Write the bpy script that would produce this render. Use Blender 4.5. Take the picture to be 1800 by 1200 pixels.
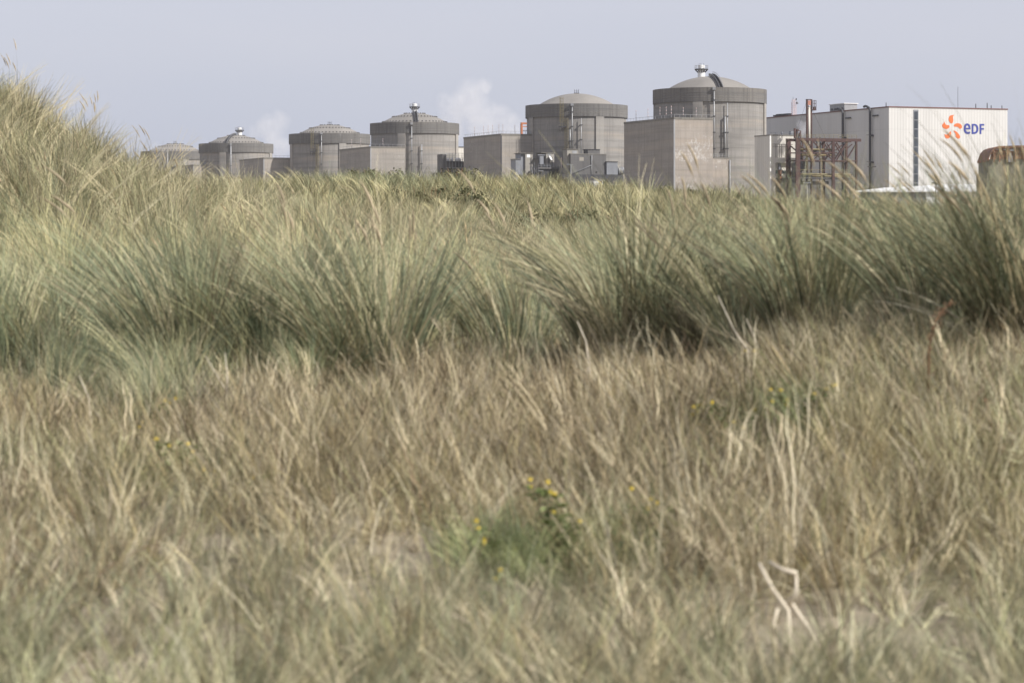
import bpy, math, random
import numpy as np
from mathutils import Vector, Matrix
from mathutils.geometry import tessellate_polygon

for o in list(bpy.data.objects):
    bpy.data.objects.remove(o)
SC = bpy.context.scene
COL = SC.collection
RNG = np.random.default_rng(11)
random.seed(7)
R = math.radians

# ---------------------------------------------------------------- camera, sky, sun, exposure
ZC = 7.0            # height of the lens above the plant's yard
FPX = 5000.0        # focal length in photo pixels (1800 wide)
HY = 433.0          # photo row of the horizon
cam = bpy.data.cameras.new('camera')
cam.sensor_width = 36.0
cam.lens = 100.0
cam.shift_y = -(600 - HY) / 1800.0
cam.clip_start = 0.2
cam.clip_end = 60000
cam.dof.use_dof = True
cam.dof.focus_distance = 400.0
cam.dof.aperture_fstop = 5.6
camo = bpy.data.objects.new('camera', cam)
camo.location = (0, 0, ZC)
camo.rotation_euler = (R(90), 0, 0)
COL.objects.link(camo)
SC.camera = camo

SUN_EL, SUN_AZ = 40.0, 117.0      # azimuth clockwise from the view axis (+Y)
W = bpy.data.worlds.new('World')
SC.world = W
W.use_nodes = True
wn, wl = W.node_tree.nodes, W.node_tree.links
wn.clear()
sky = wn.new('ShaderNodeTexSky')
sky.sky_type = 'NISHITA'
sky.sun_disc = False
sky.sun_elevation = R(SUN_EL)
sky.sun_rotation = R(SUN_AZ)
sky.altitude = 0
sky.air_density = 1.0
sky.dust_density = 2.0
sky.ozone_density = 2.0
# thin high haze over the whole sky: greys the clear-sky colour
veil = wn.new('ShaderNodeMix')
veil.data_type = 'RGBA'
veil.inputs[0].default_value = 0.72
wtc = wn.new('ShaderNodeTexCoord')
wsep = wn.new('ShaderNodeSeparateXYZ'); wl.new(wtc.outputs['Generated'], wsep.inputs[0])
wmr = wn.new('ShaderNodeMapRange'); wl.new(wsep.outputs[2], wmr.inputs[0])
wmr.inputs[1].default_value = 0.02; wmr.inputs[2].default_value = 0.10
wns = wn.new('ShaderNodeTexNoise'); wns.inputs['Scale'].default_value = 7.0; wns.inputs['Detail'].default_value = 3
wmp = wn.new('ShaderNodeMapping'); wmp.inputs['Scale'].default_value = (1, 1, 3.5)
wl.new(wtc.outputs['Generated'], wmp.inputs[0]); wl.new(wmp.outputs[0], wns.inputs['Vector'])
wad = wn.new('ShaderNodeMath'); wad.operation = 'MULTIPLY_ADD'
wl.new(wns.outputs[0], wad.inputs[0]); wad.inputs[1].default_value = 0.5; wl.new(wmr.outputs[0], wad.inputs[2])
wrp = wn.new('ShaderNodeValToRGB')
wrp.color_ramp.elements[0].position = 0.1; wrp.color_ramp.elements[0].color = (5.3, 5.75, 7.4, 1)
wrp.color_ramp.elements[1].position = 1.0; wrp.color_ramp.elements[1].color = (6.75, 6.75, 7.85, 1)
wl.new(wad.outputs[0], wrp.inputs[0]); wl.new(wrp.outputs[0], veil.inputs[7])
wl.new(sky.outputs[0], veil.inputs[6])
bg = wn.new('ShaderNodeBackground')
bg.inputs[1].default_value = 0.078
wl.new(veil.outputs[2], bg.inputs[0])
wo = wn.new('ShaderNodeOutputWorld')
wl.new(bg.outputs[0], wo.inputs[0])

sl = bpy.data.lights.new('sun', 'SUN')
sl.energy = 4.4
sl.angle = R(1.0)
sl.color = (1.0, 0.96, 0.905)
so = bpy.data.objects.new('sun', sl)
_a, _e = R(SUN_AZ), R(SUN_EL)
SUND = Vector((math.sin(_a) * math.cos(_e), math.cos(_a) * math.cos(_e), math.sin(_e)))
so.rotation_euler = SUND.to_track_quat('Z', 'Y').to_euler()
so.location = (60, -80, 120)
COL.objects.link(so)

SC.view_settings.view_transform = 'Standard'
SC.view_settings.look = 'None'
SC.view_settings.gamma = 1
SC.view_settings.exposure = 0.45
SC.view_settings.use_curve_mapping = False
SC.cycles.use_denoising = True
SC.cycles.max_bounces = 6
SC.cycles.diffuse_bounces = 3
SC.cycles.transmission_bounces = 3
SC.cycles.transparent_max_bounces = 8
SC.cycles.volume_bounces = 2

# ---------------------------------------------------------------- helpers
def tag(o, label=None, cat=None, group=None, kind=None):
    if label: o['label'] = label
    if cat: o['category'] = cat
    if group: o['group'] = group
    if kind: o['kind'] = kind
    return o

def empty(name, loc, rz=0.0):
    o = bpy.data.objects.new(name, None)
    o.empty_display_size = 0.3
    o.location = loc
    o.rotation_euler = (0, 0, rz)
    COL.objects.link(o)
    return o

class MB:
    """collects shapes into one mesh"""
    def __init__(s):
        s.v = []; s.f = []; s.sm = []
    def add(s, vs, fs, smooth=False):
        b = len(s.v)
        s.v += [tuple(p) for p in vs]
        s.f += [tuple(i + b for i in f) for f in fs]
        s.sm += [smooth] * len(fs)
        return s
    def box(s, x0, x1, y0, y1, z0, z1):
        vs = [(x0,y0,z0),(x1,y0,z0),(x1,y1,z0),(x0,y1,z0),(x0,y0,z1),(x1,y0,z1),(x1,y1,z1),(x0,y1,z1)]
        return s.add(vs, [(0,3,2,1),(4,5,6,7),(0,1,5,4),(1,2,6,5),(2,3,7,6),(3,0,4,7)])
    def bar(s, a, b, w, h=None):
        a = Vector(a); b = Vector(b); h = h or w
        d = (b - a).normalized()
        up = Vector((0,0,1)) if abs(d.z) < 0.9 else Vector((0,1,0))
        x = d.cross(up).normalized(); y = x.cross(d).normalized()
        vs = []
        for p in (a, b):
            for sx, sy in ((-1,-1),(1,-1),(1,1),(-1,1)):
                vs.append(p + x*sx*w/2 + y*sy*h/2)
        return s.add(vs, [(3,2,1,0),(4,5,6,7),(0,1,5,4),(1,2,6,5),(2,3,7,6),(3,0,4,7)])
    def tube(s, pts, r, n=8, r1=None, cap=True):
        pts = [Vector(p) for p in pts]
        m = len(pts); vs = []
        px = None
        for i, p in enumerate(pts):
            d = (pts[min(i+1,m-1)] - pts[max(i-1,0)]).normalized()
            if px is None:
                up = Vector((0,0,1)) if abs(d.z) < 0.9 else Vector((0,1,0))
                px = d.cross(up).normalized()
            else:
                px = (px - d*px.dot(d)).normalized()
            py = d.cross(px)
            rr = r if r1 is None else r + (r1-r)*i/max(1,m-1)
            for k in range(n):
                a = 2*math.pi*k/n
                vs.append(p + px*math.cos(a)*rr + py*math.sin(a)*rr)
        fs = []
        for i in range(m-1):
            for k in range(n):
                k2 = (k+1) % n
                fs.append((i*n+k, i*n+k2, (i+1)*n+k2, (i+1)*n+k))
        if cap:
            fs.append(tuple(range(n-1,-1,-1))); fs.append(tuple((m-1)*n+k for k in range(n)))
        return s.add(vs, fs, True)
    def lathe(s, prof, n=96, c=(0,0), smooth=True, a0=0.0, a1=2*math.pi):
        full = abs(a1-a0-2*math.pi) < 1e-6
        k = n if full else n+1
        vs = []
        for r, z in prof:
            for i in range(k):
                a = a0 + (a1-a0)*i/n
                vs.append((c[0]+r*math.cos(a), c[1]+r*math.sin(a), z))
        fs = []
        for j in range(len(prof)-1):
            for i in range(n):
                i2 = (i+1) % k
                fs.append((j*k+i, j*k+i2, (j+1)*k+i2, (j+1)*k+i))
        return s.add(vs, fs, smooth)
    def each(s, name, mat, parent=None):
        """one object for every separate piece"""
        par = list(range(len(s.v)))
        def find(i):
            while par[i] != i:
                par[i] = par[par[i]]; i = par[i]
            return i
        for f in s.f:
            for i in f[1:]: par[find(i)] = find(f[0])
        groups = {}
        for k, f in enumerate(s.f): groups.setdefault(find(f[0]), []).append(k)
        out = []
        for ks in groups.values():
            q = MB(); mp = {}
            for k in ks:
                for i in s.f[k]:
                    if i not in mp: mp[i] = len(q.v); q.v.append(s.v[i])
                q.f.append(tuple(mp[i] for i in s.f[k])); q.sm.append(s.sm[k])
            out.append(q.build(name, mat, parent))
        return out
    def build(s, name, mat, parent=None, loc=None):
        me = bpy.data.meshes.new(name)
        me.from_pydata(s.v, [], s.f)
        me.polygons.foreach_set('use_smooth', s.sm)
        me.materials.append(mat)
        me.update()
        o = bpy.data.objects.new(name, me)
        if parent: o.parent = parent
        if loc: o.location = loc
        COL.objects.link(o)
        return o

def sharpen(o, ang=35):
    me = o.data
    try:
        me.set_sharp_from_angle(angle=R(ang))
    except Exception:
        pass
    return o

def P(px, py, d):
    return Vector(((px-900)/FPX*d, d, ZC + (HY-py)/FPX*d))

# the plant's own grid: local x along the fronts, local y along the row of reactors
GR = math.atan2(0.376, 0.926)
VX = Vector((math.cos(GR), math.sin(GR), 0))
UY = Vector((-math.sin(GR), math.cos(GR), 0))

def fit_box(cpx, lpx, rpx, ty, d):
    """near corner at column cpx, left face back to lpx, front to rpx, top row ty: (corner, width, length, height)"""
    xc = (cpx-900)/FPX*d
    k = (lpx-900)/FPX
    L = (xc - k*d) / (-UY.x + UY.y*k)
    k2 = (rpx-900)/FPX
    Wd = (k2*d - xc) / (VX.x - VX.y*k2)
    H = ZC + (HY-ty)/FPX*d
    return Vector((xc, d, 0)), Wd, L, H

# ---------------------------------------------------------------- materials
class NT:
    def __init__(s, name):
        s.m = bpy.data.materials.new(name)
        s.m.use_nodes = True
        s.n, s.l = s.m.node_tree.nodes, s.m.node_tree.links
        s.n.clear()
        s.out = s.n.new('ShaderNodeOutputMaterial')
    def node(s, t, **kw):
        nd = s.n.new(t)
        for k, v in kw.items(): setattr(nd, k, v)
        return nd
    def put(s, sock, v):
        if isinstance(v, bpy.types.NodeSocket): s.l.new(v, sock)
        elif v is not None: sock.default_value = v
    def math(s, op, a, b=None, c=None, clamp=False):
        nd = s.node('ShaderNodeMath', operation=op, use_clamp=clamp)
        s.put(nd.inputs[0], a)
        if b is not None: s.put(nd.inputs[1], b)
        if c is not None: s.put(nd.inputs[2], c)
        return nd.outputs[0]
    def mapping(s, vec, scale=(1,1,1), loc=(0,0,0)):
        nd = s.node('ShaderNodeMapping')
        s.put(nd.inputs[0], vec); nd.inputs['Scale'].default_value = scale; nd.inputs['Location'].default_value = loc
        return nd.outputs[0]
    def noise(s, vec, scale, detail=4, rough=0.55, dist=0.0):
        nd = s.node('ShaderNodeTexNoise')
        s.put(nd.inputs['Vector'], vec)
        nd.inputs['Scale'].default_value = scale; nd.inputs['Detail'].default_value = detail
        nd.inputs['Roughness'].default_value = rough; nd.inputs['Distortion'].default_value = dist
        return nd.outputs[0]
    def ramp(s, fac, stops):
        nd = s.node('ShaderNodeValToRGB')
        s.put(nd.inputs[0], fac)
        e = nd.color_ramp.elements
        while len(e) > 1: e.remove(e[-1])
        e[0].position = stops[0][0]; e[0].color = stops[0][1]
        for p, c in stops[1:]:
            x = e.new(p); x.color = c
        return nd.outputs[0]
    def step(s, fac, a, b):
        nd = s.node('ShaderNodeMapRange')
        s.put(nd.inputs[0], fac)
        nd.inputs[1].default_value = a; nd.inputs[2].default_value = b
        nd.inputs[3].default_value = 0; nd.inputs[4].default_value = 1
        return nd.outputs[0]
    def mix(s, fac, a, b, blend='MIX'):
        nd = s.node('ShaderNodeMix', data_type='RGBA', blend_type=blend)
        s.put(nd.inputs[0], fac)
        s.put(nd.inputs[6], a if isinstance(a, bpy.types.NodeSocket) else c4(a))
        s.put(nd.inputs[7], b if isinstance(b, bpy.types.NodeSocket) else c4(b))
        return nd.outputs[2]
    def finish(s, col, rough=0.8, metal=0.0, bump=None, bstr=0.3, bdist=0.05, spec=0.3):
        p = s.node('ShaderNodeBsdfPrincipled')
        s.put(p.inputs['Base Color'], col if isinstance(col, bpy.types.NodeSocket) else c4(col))
        s.put(p.inputs['Roughness'], rough)
        p.inputs['Metallic'].default_value = metal
        p.inputs['Specular IOR Level'].default_value = spec
        if bump is not None:
            b = s.node('ShaderNodeBump')
            b.inputs['Strength'].default_value = bstr; b.inputs['Distance'].default_value = bdist
            s.put(b.inputs['Height'], bump)
            s.l.new(b.outputs[0], p.inputs['Normal'])
        s.l.new(p.outputs[0], s.out.inputs[0])
        return s.m

def c4(c):
    return (c[0], c[1], c[2], 1.0) if len(c) == 3 else tuple(c)

def obj_coord(t):
    return t.node('ShaderNodeTexCoord')

def concrete(name, base, dark=0.55, streak=0.5, pour=0.35, panel=None, patches=0.0, warm=(1.0,0.93,0.84)):
    """board-marked concrete: blotches, rain streaks, pour lines, optional panel joints and flaking white paint"""
    t = NT(name)
    tc = obj_coord(t); v = tc.outputs['Object']; nrm = tc.outputs['Normal']
    info = t.node('ShaderNodeObjectInfo')
    shift = t.math('MULTIPLY', info.outputs['Random'], 80.0)
    vv = t.node('ShaderNodeVectorMath', operation='ADD')
    t.put(vv.inputs[0], v)
    cx = t.node('ShaderNodeCombineXYZ'); t.put(cx.inputs[0], shift); t.put(cx.inputs[1], shift)
    t.put(vv.inputs[1], cx.outputs[0])
    v2 = vv.outputs[0]
    big = t.noise(v2, 0.07, 5, 0.6)
    col = t.ramp(big, [(0.30, c4([b*0.80 for b in base])), (0.55, c4(base)), (0.75, c4([base[i]*1.12*warm[i]**0.5 for i in range(3)]))])
    # pour lines: thin stretched layers
    pl = t.noise(t.mapping(v2, (0.03,0.03,0.9)), 1.0, 3, 0.7)
    col = t.mix(t.math('MULTIPLY', t.step(pl, 0.45, 0.72), pour), col, [b*0.62 for b in base])
    pl2 = t.noise(t.mapping(v2, (0.02,0.02,0.35)), 1.0, 2, 0.5)
    col = t.mix(t.math('MULTIPLY', t.step(pl2, 0.5, 0.7), pour*0.8), col, [base[i]*1.18*warm[i] for i in range(3)])
    # rain streaks
    st = t.noise(t.mapping(v2, (1.1,1.1,0.05)), 1.0, 4, 0.65)
    col = t.mix(t.math('MULTIPLY', t.step(st, 0.48, 0.75), streak), col, [b*dark for b in base])
    st2 = t.noise(t.mapping(v2, (0.9,0.9,0.09), (31,7,3)), 1.0, 3, 0.7)
    col = t.mix(t.math('MULTIPLY', t.step(st2, 0.62, 0.76), streak*0.7), col, [min(0.7, b*1.5) for b in base])
    fine = t.noise(v2, 1.7, 3, 0.7)
    col = t.mix(t.math('MULTIPLY', t.step(fine, 0.55, 0.8), 0.22), col, [b*0.6 for b in base])
    if panel:
        sx = t.node('ShaderNodeSeparateXYZ'); t.put(sx.inputs[0], v)
        sn = t.node('ShaderNodeSeparateXYZ'); t.put(sn.inputs[0], nrm)
        def lines(c, per, w):
            fr = t.math('FRACT', t.math('DIVIDE', t.math('ADD', c, 0.4*per), per))
            return t.math('LESS_THAN', fr, w/per)
        lx = t.math('MULTIPLY', lines(sx.outputs[0], panel, 0.13), t.math('ABSOLUTE', sn.outputs[1]))
        ly = t.math('MULTIPLY', lines(sx.outputs[1], panel, 0.13), t.math('ABSOLUTE', sn.outputs[0]))
        lz = lines(sx.outputs[2], panel*2.6, 0.13)
        ln = t.math('MAXIMUM', t.math('MAXIMUM', lx, ly), lz)
        brk = t.step(t.noise(v2, 0.35, 2), 0.3, 0.6)
        col = t.mix(t.math('MULTIPLY', t.math('MULTIPLY', ln, brk), 0.42), col, [b*0.45 for b in base])
    if patches > 0:
        pn = t.noise(t.mapping(v2, (1.0,1.0,0.6)), 1.5, 6, 0.8)
        zone = t.noise(t.mapping(v2, (0.05,0.05,0.12), (4,0,9)), 1.0, 2)
        pm = t.math('MULTIPLY', t.step(t.math('ADD', pn, t.math('MULTIPLY', t.math('SUBTRACT', zone, 0.5), 0.6)), 0.665-0.045*patches, 0.72-0.045*patches), 0.6)
        col = t.mix(pm, col, (0.55,0.54,0.52))
    bump = t.math('ADD', t.math('MULTIPLY', fine, 0.6), pl)
    return t.finish(col, 0.9, bump=bump, bstr=0.25, bdist=0.06, spec=0.15)

def painted(name, base, var=0.15, rough=0.6, scale=0.5, metal=0.0, rust=0.0, rustcol=(0.16,0.06,0.03)):
    t = NT(name)
    v = obj_coord(t).outputs['Object']
    n = t.noise(t.mapping(v, (1,1,0.35)), scale, 5, 0.65)
    col = t.ramp(n, [(0.3, c4([b*(1-var) for b in base])), (0.7, c4([min(0.9,b*(1+var)) for b in base]))])
    if rust > 0:
        r = t.noise(v, scale*3, 5, 0.75)
        col = t.mix(t.step(r, 0.62-0.25*rust, 0.70-0.2*rust), col, rustcol)
    return t.finish(col, rough, metal, bump=n, bstr=0.08, bdist=0.02)

def cladding(name, base, pitch=1.0, var=0.05, horiz=0.0):
    """ribbed sheet-metal wall"""
    t = NT(name)
    tc = obj_coord(t)
    v = tc.outputs['Object']
    sx = t.node('ShaderNodeSeparateXYZ'); t.put(sx.inputs[0], v)
    sn = t.node('ShaderNodeSeparateXYZ'); t.put(sn.inputs[0], tc.outputs['Normal'])
    along = t.math('ADD', t.math('MULTIPLY', sx.outputs[0], t.math('ABSOLUTE', sn.outputs[1])),
                   t.math('MULTIPLY', sx.outputs[1], t.math('ABSOLUTE', sn.outputs[0])))
    rib = t.math('SINE', t.math('MULTIPLY', along, 2*math.pi/pitch))
    sheet = t.node('ShaderNodeTexWhiteNoise', noise_dimensions='1D')
    t.put(sheet.inputs['W'], t.math('FLOOR', t.math('DIVIDE', along, pitch*3.0)))
    n = t.noise(t.mapping(v, (0.5,0.5,0.04)), 1.0, 4, 0.6)
    f = t.math('ADD', t.math('MULTIPLY', sheet.outputs[0], 0.55), t.math('MULTIPLY', n, 0.6))
    col = t.ramp(f, [(0.2, c4([b*(1-var*1.6) for b in base])), (0.8, c4([b*(1+var) for b in base]))])
    if horiz:
        fr = t.math('FRACT', t.math('DIVIDE', sx.outputs[2], horiz))
        col = t.mix(t.math('MULTIPLY', t.math('LESS_THAN', fr, 0.25/horiz), 0.22), col, [b*0.6 for b in base])
    col = t.mix(t.math('MULTIPLY', t.step(rib, 0.75, 1.0), 0.10), col, [b*0.6 for b in base])
    return t.finish(col, 0.55, bump=rib, bstr=0.25, bdist=0.08, spec=0.3)

M = {}
M['shell'] = concrete('shell_concrete', (0.262,0.250,0.234), streak=0.7, pour=0.95)
M['rim'] = concrete('weathered_rim_concrete', (0.160,0.155,0.148), dark=0.5, streak=1.0, pour=0.6)
M['dome'] = concrete('dome_concrete', (0.240,0.226,0.206), streak=0.2, pour=0.1)
M['pilaster'] = concrete('pilaster_concrete', (0.31,0.295,0.272), streak=0.3, pour=0.45)
M['annex'] = concrete('panelled_concrete', (0.31,0.288,0.260), streak=0.45, pour=0.5, panel=2.7, patches=0.15)
M['annex_flaked'] = concrete('flaked_panelled_concrete', (0.325,0.292,0.258), streak=0.35, pour=0.45, panel=2.7, patches=1.0)
M['parapet'] = concrete('parapet_concrete', (0.20,0.19,0.17), streak=0.7, pour=0.2)
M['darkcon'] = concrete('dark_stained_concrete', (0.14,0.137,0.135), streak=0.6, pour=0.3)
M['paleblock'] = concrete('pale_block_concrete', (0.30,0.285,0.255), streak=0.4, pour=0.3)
M['hall'] = cladding('cream_cladding', (0.54,0.532,0.512), pitch=1.1, var=0.035, horiz=11.5)
M['cream'] = cladding('cream_annexe_cladding', (0.55,0.525,0.47), pitch=1.5, var=0.05)
M['trim'] = painted('red_brown_roof_edge', (0.16,0.085,0.075))
M['steel'] = painted('brown_painted_steel', (0.062,0.034,0.031), 0.35, 0.7, rust=0.35, rustcol=(0.085,0.040,0.030))
M['orange'] = painted('orange_paint', (0.40,0.14,0.06), 0.2)
M['logo_orange'] = painted('orange_sign_paint', (0.66,0.155,0.045), 0.05)
M['logo_blue'] = painted('blue_sign_paint', (0.045,0.06,0.27), 0.06)
M['darkmetal'] = painted('dark_grey_metal', (0.055,0.055,0.06), 0.3, 0.5)
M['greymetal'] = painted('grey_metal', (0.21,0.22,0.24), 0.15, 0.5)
M['galv'] = painted('galvanised_pipe', (0.30,0.305,0.31), 0.15, 0.45, metal=0.2)
M['white'] = painted('white_paint', (0.74,0.74,0.72), 0.08, 0.5)
M['yellow'] = painted('faded_yellow_steel', (0.20,0.175,0.095), 0.25, 0.6, rust=0.3)
M['glass'] = painted('dark_window_glass', (0.05,0.06,0.075), 0.4, 0.12, scale=0.2)
M['rust'] = painted('rusted_sheet', (0.27,0.13,0.07), 0.5, 0.8, scale=0.6, rust=0.7, rustcol=(0.13,0.085,0.06))
M['olive'] = painted('olive_grey_wall', (0.20,0.19,0.14), 0.25, 0.8, scale=0.25)
M['pole'] = painted('red_white_pole', (0.55,0.42,0.40), 0.2, 0.6)
M['pinkpanel'] = painted('faded_red_panel', (0.36,0.17,0.13), 0.3, 0.7)
# ---------------------------------------------------------------- the six reactor buildings
RIMZ, RAD = ZC + 54.0, 19.7
SPH = 26.2
DCZ = ZC + 58.75 - SPH

def dome_pt(r, az, lift=0.0):
    z = DCZ + math.sqrt(SPH*SPH - r*r)
    return Vector((math.sin(az)*r, -math.cos(az)*r, z + lift))

def make_ladder(parent, name, mat, x, y, z0, z1, w=0.9, cage=True, out=(0,-1)):
    b = MB()
    ox, oy = out
    tx, ty = -oy, ox
    for s in (-1, 1):
        b.bar((x+tx*w/2*s, y+ty*w/2*s, z0), (x+tx*w/2*s, y+ty*w/2*s, z1), 0.10)
    z = z0 + 0.4
    while z < z1:
        b.bar((x-tx*w/2, y-ty*w/2, z), (x+tx*w/2, y+ty*w/2, z), 0.07); z += 1.0
    if cage:
        z = z0 + 1.5
        while z < z1:
            pts = [(x + tx*w*0.75*math.cos(a) + ox*w*1.1*math.sin(a), y + ty*w*0.75*math.cos(a) + oy*w*1.1*math.sin(a), z) for a in np.linspace(0, math.pi, 6)]
            for p, q in zip(pts[:-1], pts[1:]): b.bar(p, q, 0.06)
            z += 1.5
        for a in np.linspace(0.3, math.pi-0.3, 4):
            px_, py_ = x + tx*w*0.75*math.cos(a) + ox*w*1.1*math.sin(a), y + ty*w*0.75*math.cos(a) + oy*w*1.1*math.sin(a)
            b.bar((px_, py_, z0+1.5), (px_, py_, z1), 0.07)
    return b.build(name, mat, parent)

def reactor(label, px, d, pil0, vent=None, rail=None, studs=False, pipes=(), ladder=None, frame=False):
    X = (px-900)/FPX*d
    n = math.hypot(X, d)
    root = empty('reactor_building', (X, d, 0), -math.asin(X/n))
    tag(root, label, 'reactor building', 'domed reactor buildings of the power station')
    mpx = d/FPX
    wall = MB().lathe([(RAD-0.55, 0), (RAD-0.55, RIMZ-4.7)], 128).build('wall', M['shell'], root)
    wall_ring = MB()
    rim = MB().lathe([(RAD-0.6, RIMZ-4.85), (RAD, RIMZ-4.85), (RAD, RIMZ-0.02), (RAD-0.9, RIMZ), (RAD-0.9, RIMZ-2.4), (15.5, RIMZ-2.4)], 128)
    ro = sharpen(rim.build('rim', M['rim'], root))
    b = MB()
    for k, dz in enumerate((1.7, 2.6, 3.4)):
        b.lathe([(RAD+0.002, RIMZ-dz-0.10), (RAD+0.035, RIMZ-dz-0.05), (RAD+0.035, RIMZ-dz+0.05), (RAD+0.002, RIMZ-dz+0.10)], 128)
    b.build('ring_moulding', M['rim'], ro)
    prof = [(r, DCZ + math.sqrt(SPH*SPH-r*r)) for r in np.linspace(18.4, 0.02, 26)]
    dome = MB().lathe(prof, 96).build('dome', M['dome'], root)
    if studs:
        s = MB()
        for rr, cnt, off in ((9.8, 40, 0), (4.6, 22, 0.1), (14.2, 52, 0)):
            for i in range(cnt):
                a = 2*math.pi*(i+off)/cnt
                p = dome_pt(rr, a)
                s.bar(p - Vector((0,0,0.1)), p + Vector((0,0,0.42)), 0.55)
        tag(s.build('anchor_studs', M['darkcon'], dome), kind='stuff')
    for k in range(4):
        a = R(pil0 + 90*k)
        hw = 1.75/RAD
        pm = MB().lathe([(RAD-0.6, 0), (RAD-0.02, 0), (RAD-0.02, RIMZ-4.9)], 6, a0=a-hw-math.pi/2, a1=a+hw-math.pi/2)
        # side cheeks give the pilaster its depth
        for s_ in (-1, 1):
            aa = a + s_*hw
            c, sn = math.sin(aa), -math.cos(aa)
            pm.add([(c*(RAD-0.9), sn*(RAD-0.9), 0), (c*(RAD-0.02), sn*(RAD-0.02), 0), (c*(RAD-0.02), sn*(RAD-0.02), RIMZ-4.9), (c*(RAD-0.9), sn*(RAD-0.9), RIMZ-4.9)], [(0,1,2,3)])
        po = sharpen(pm.build('pilaster', M['pilaster'], root))
    for dx, y0, y1, wd, hang in pipes:
        a = math.asin(dx*mpx/RAD)
        x, y = math.sin(a), -math.cos(a)
        dd = d - RAD
        z1 = ZC + (HY-y0)/FPX*dd; z0 = max(0, ZC + (HY-y1)/FPX*dd)
        rr = RAD + 0.28
        p = MB().tube([(x*rr, y*rr, z0), (x*rr, y*rr, z1)], wd/2, 8)
        po = p.build('downpipe', M['galv'], root)
        q = MB()
        if hang:
            q.box(-0.55, 0.55, -0.5, 0.4, -0.1, 0.9)
            for i in range(8): q.v[i] = (q.v[i][0]+x*rr, q.v[i][1]+y*rr, q.v[i][2]+z1)
            q.build('rain_head', M['galv'], po)
        br = MB()
        zz = z0 + 3
        while zz < z1:
            br.bar((x*(RAD-0.6)-0.35, y*(RAD-0.6), zz), (x*rr-0.35, y*rr-0.25, zz), 0.3); br.bar((x*rr-0.5, y*rr-0.2, zz), (x*rr+0.5, y*rr-0.2, zz), 0.2, 0.3)
            zz += 5.5
        br.each('bracket', M['darkmetal'], po)
    if rail is not None:
        a = R(rail)
        t = MB()
        rs = np.linspace(16.5, 1.2, 14)
        for s_ in (-0.55, 0.55):
            pts = [dome_pt(r, a, 0.55) + Vector((math.cos(a)*s_, math.sin(a)*s_, 0)) for r in rs]
            for p, q in zip(pts[:-1], pts[1:]): t.bar(p, q, 0.28, 0.9)
        to = t.build('dome_stairway', M['darkmetal'], root)
        h = MB()
        for s_ in (0.75,):
            pts = [dome_pt(r, a, 1.6) + Vector((math.cos(a)*s_, math.sin(a)*s_, 0)) for r in rs]
            for p, q in zip(pts[:-1], pts[1:]): h.bar(p, q, 0.09)
            for p in pts: h.bar(p, p - Vector((0,0,1.1)), 0.08)
        h.build('handrail', M['galv'], to)
    if vent is not None:
        x0, y0 = vent*mpx, 0.0
        zb = DCZ + math.sqrt(SPH*SPH - x0*x0) - 0.15
        vo = MB().lathe([(1.28, zb), (1.28, zb+2.6), (1.1, zb+2.65), (1.1, zb+4.15), (0.95, zb+4.3), (0.02, zb+4.32)], 24, (x0, y0)).build('roof_vent', M['white'], root)
        sharpen(vo)
        g = MB().lathe([(1.3, zb+2.60), (2.35, zb+2.62), (2.35, zb+2.95), (1.1, zb+2.97)], 24, (x0, y0))
        for k in range(12):
            a = 2*math.pi*k/12
            g.bar((x0+1.3*math.cos(a), y0+1.3*math.sin(a), zb+1.65), (x0+2.25*math.cos(a), y0+2.25*math.sin(a), zb+2.65), 0.16)
        sharpen(g.build('gallery', M['darkmetal'], vo))
        h = MB()
        for k in range(10):
            a = 2*math.pi*k/10; a2 = 2*math.pi*(k+1)/10
            p = Vector((x0+2.25*math.cos(a), y0+2.25*math.sin(a), zb+2.9)); q = Vector((x0+2.25*math.cos(a2), y0+2.25*math.sin(a2), zb+2.9))
            h.bar(p, p+Vector((0,0,1.25)), 0.11)
            h.bar(p+Vector((0,0,1.2)), q+Vector((0,0,1.2)), 0.08); h.bar(p+Vector((0,0,0.6)), q+Vector((0,0,0.6)), 0.06)
        h.build('guard_rail', M['galv'], vo)
        f = MB()
        for k in (0.3, 1.7, 2.9, 4.4):
            f.bar((x0+0.8*math.cos(k), y0+0.8*math.sin(k), zb+4.2), (x0+0.8*math.cos(k), y0+0.8*math.sin(k), zb+4.9), 0.1)
        f.each('vent_rod', M['darkmetal'], vo)
    if frame:
        zb = DCZ + SPH - 0.1
        f = MB().box(-1.0, 1.0, -1.0, 1.0, zb, zb+0.35)
        for x in (-0.8, 0, 0.8):
            for y in (-0.8, 0.8):
                f.bar((x, y, zb+0.3), (x, y, zb+1.7), 0.13)
        f.bar((-0.8,-0.8,zb+1.0), (0.8,-0.8,zb+0.9), 0.1); f.bar((-0.8,0.8,zb+1.1), (0.8,0.8,zb+1.1), 0.1)
        f.build('apex_frame', M['darkmetal'], root)
    if ladder is not None:
        dx = ladder
        a = math.asin(dx*mpx/RAD)
        c, s_ = math.sin(a), -math.cos(a)
        lo = make_ladder(root, 'cage_ladder', M['yellow'], c*(RAD+0.5), s_*(RAD+0.5), RIMZ-8.6, RIMZ+2.3, 1.0, True, (c, s_))
        b = MB().box(-1.3, 1.6, -1.5, 0.3, 0, 0.35)
        b.bar((-1.2,-1.4,0.3),(-1.2,-1.4,1.4),0.1); b.bar((1.5,-1.4,0.3),(1.5,-1.4,1.4),0.1); b.bar((-1.2,-1.4,1.35),(1.5,-1.4,1.35),0.1)
        for k in (-1.0, 0, 1.2): b.bar((k, -1.2, 0.0), (k, 0.6, -1.5), 0.14)
        b.v = [(p[0]+c*(RAD+0.2), p[1]+s_*(RAD+0.2), p[2]+RIMZ-9.0) for p in b.v]
        b.build('ladder_landing', M['darkmetal'], root)
        a2 = math.asin((dx+8)*mpx/RAD)
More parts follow.
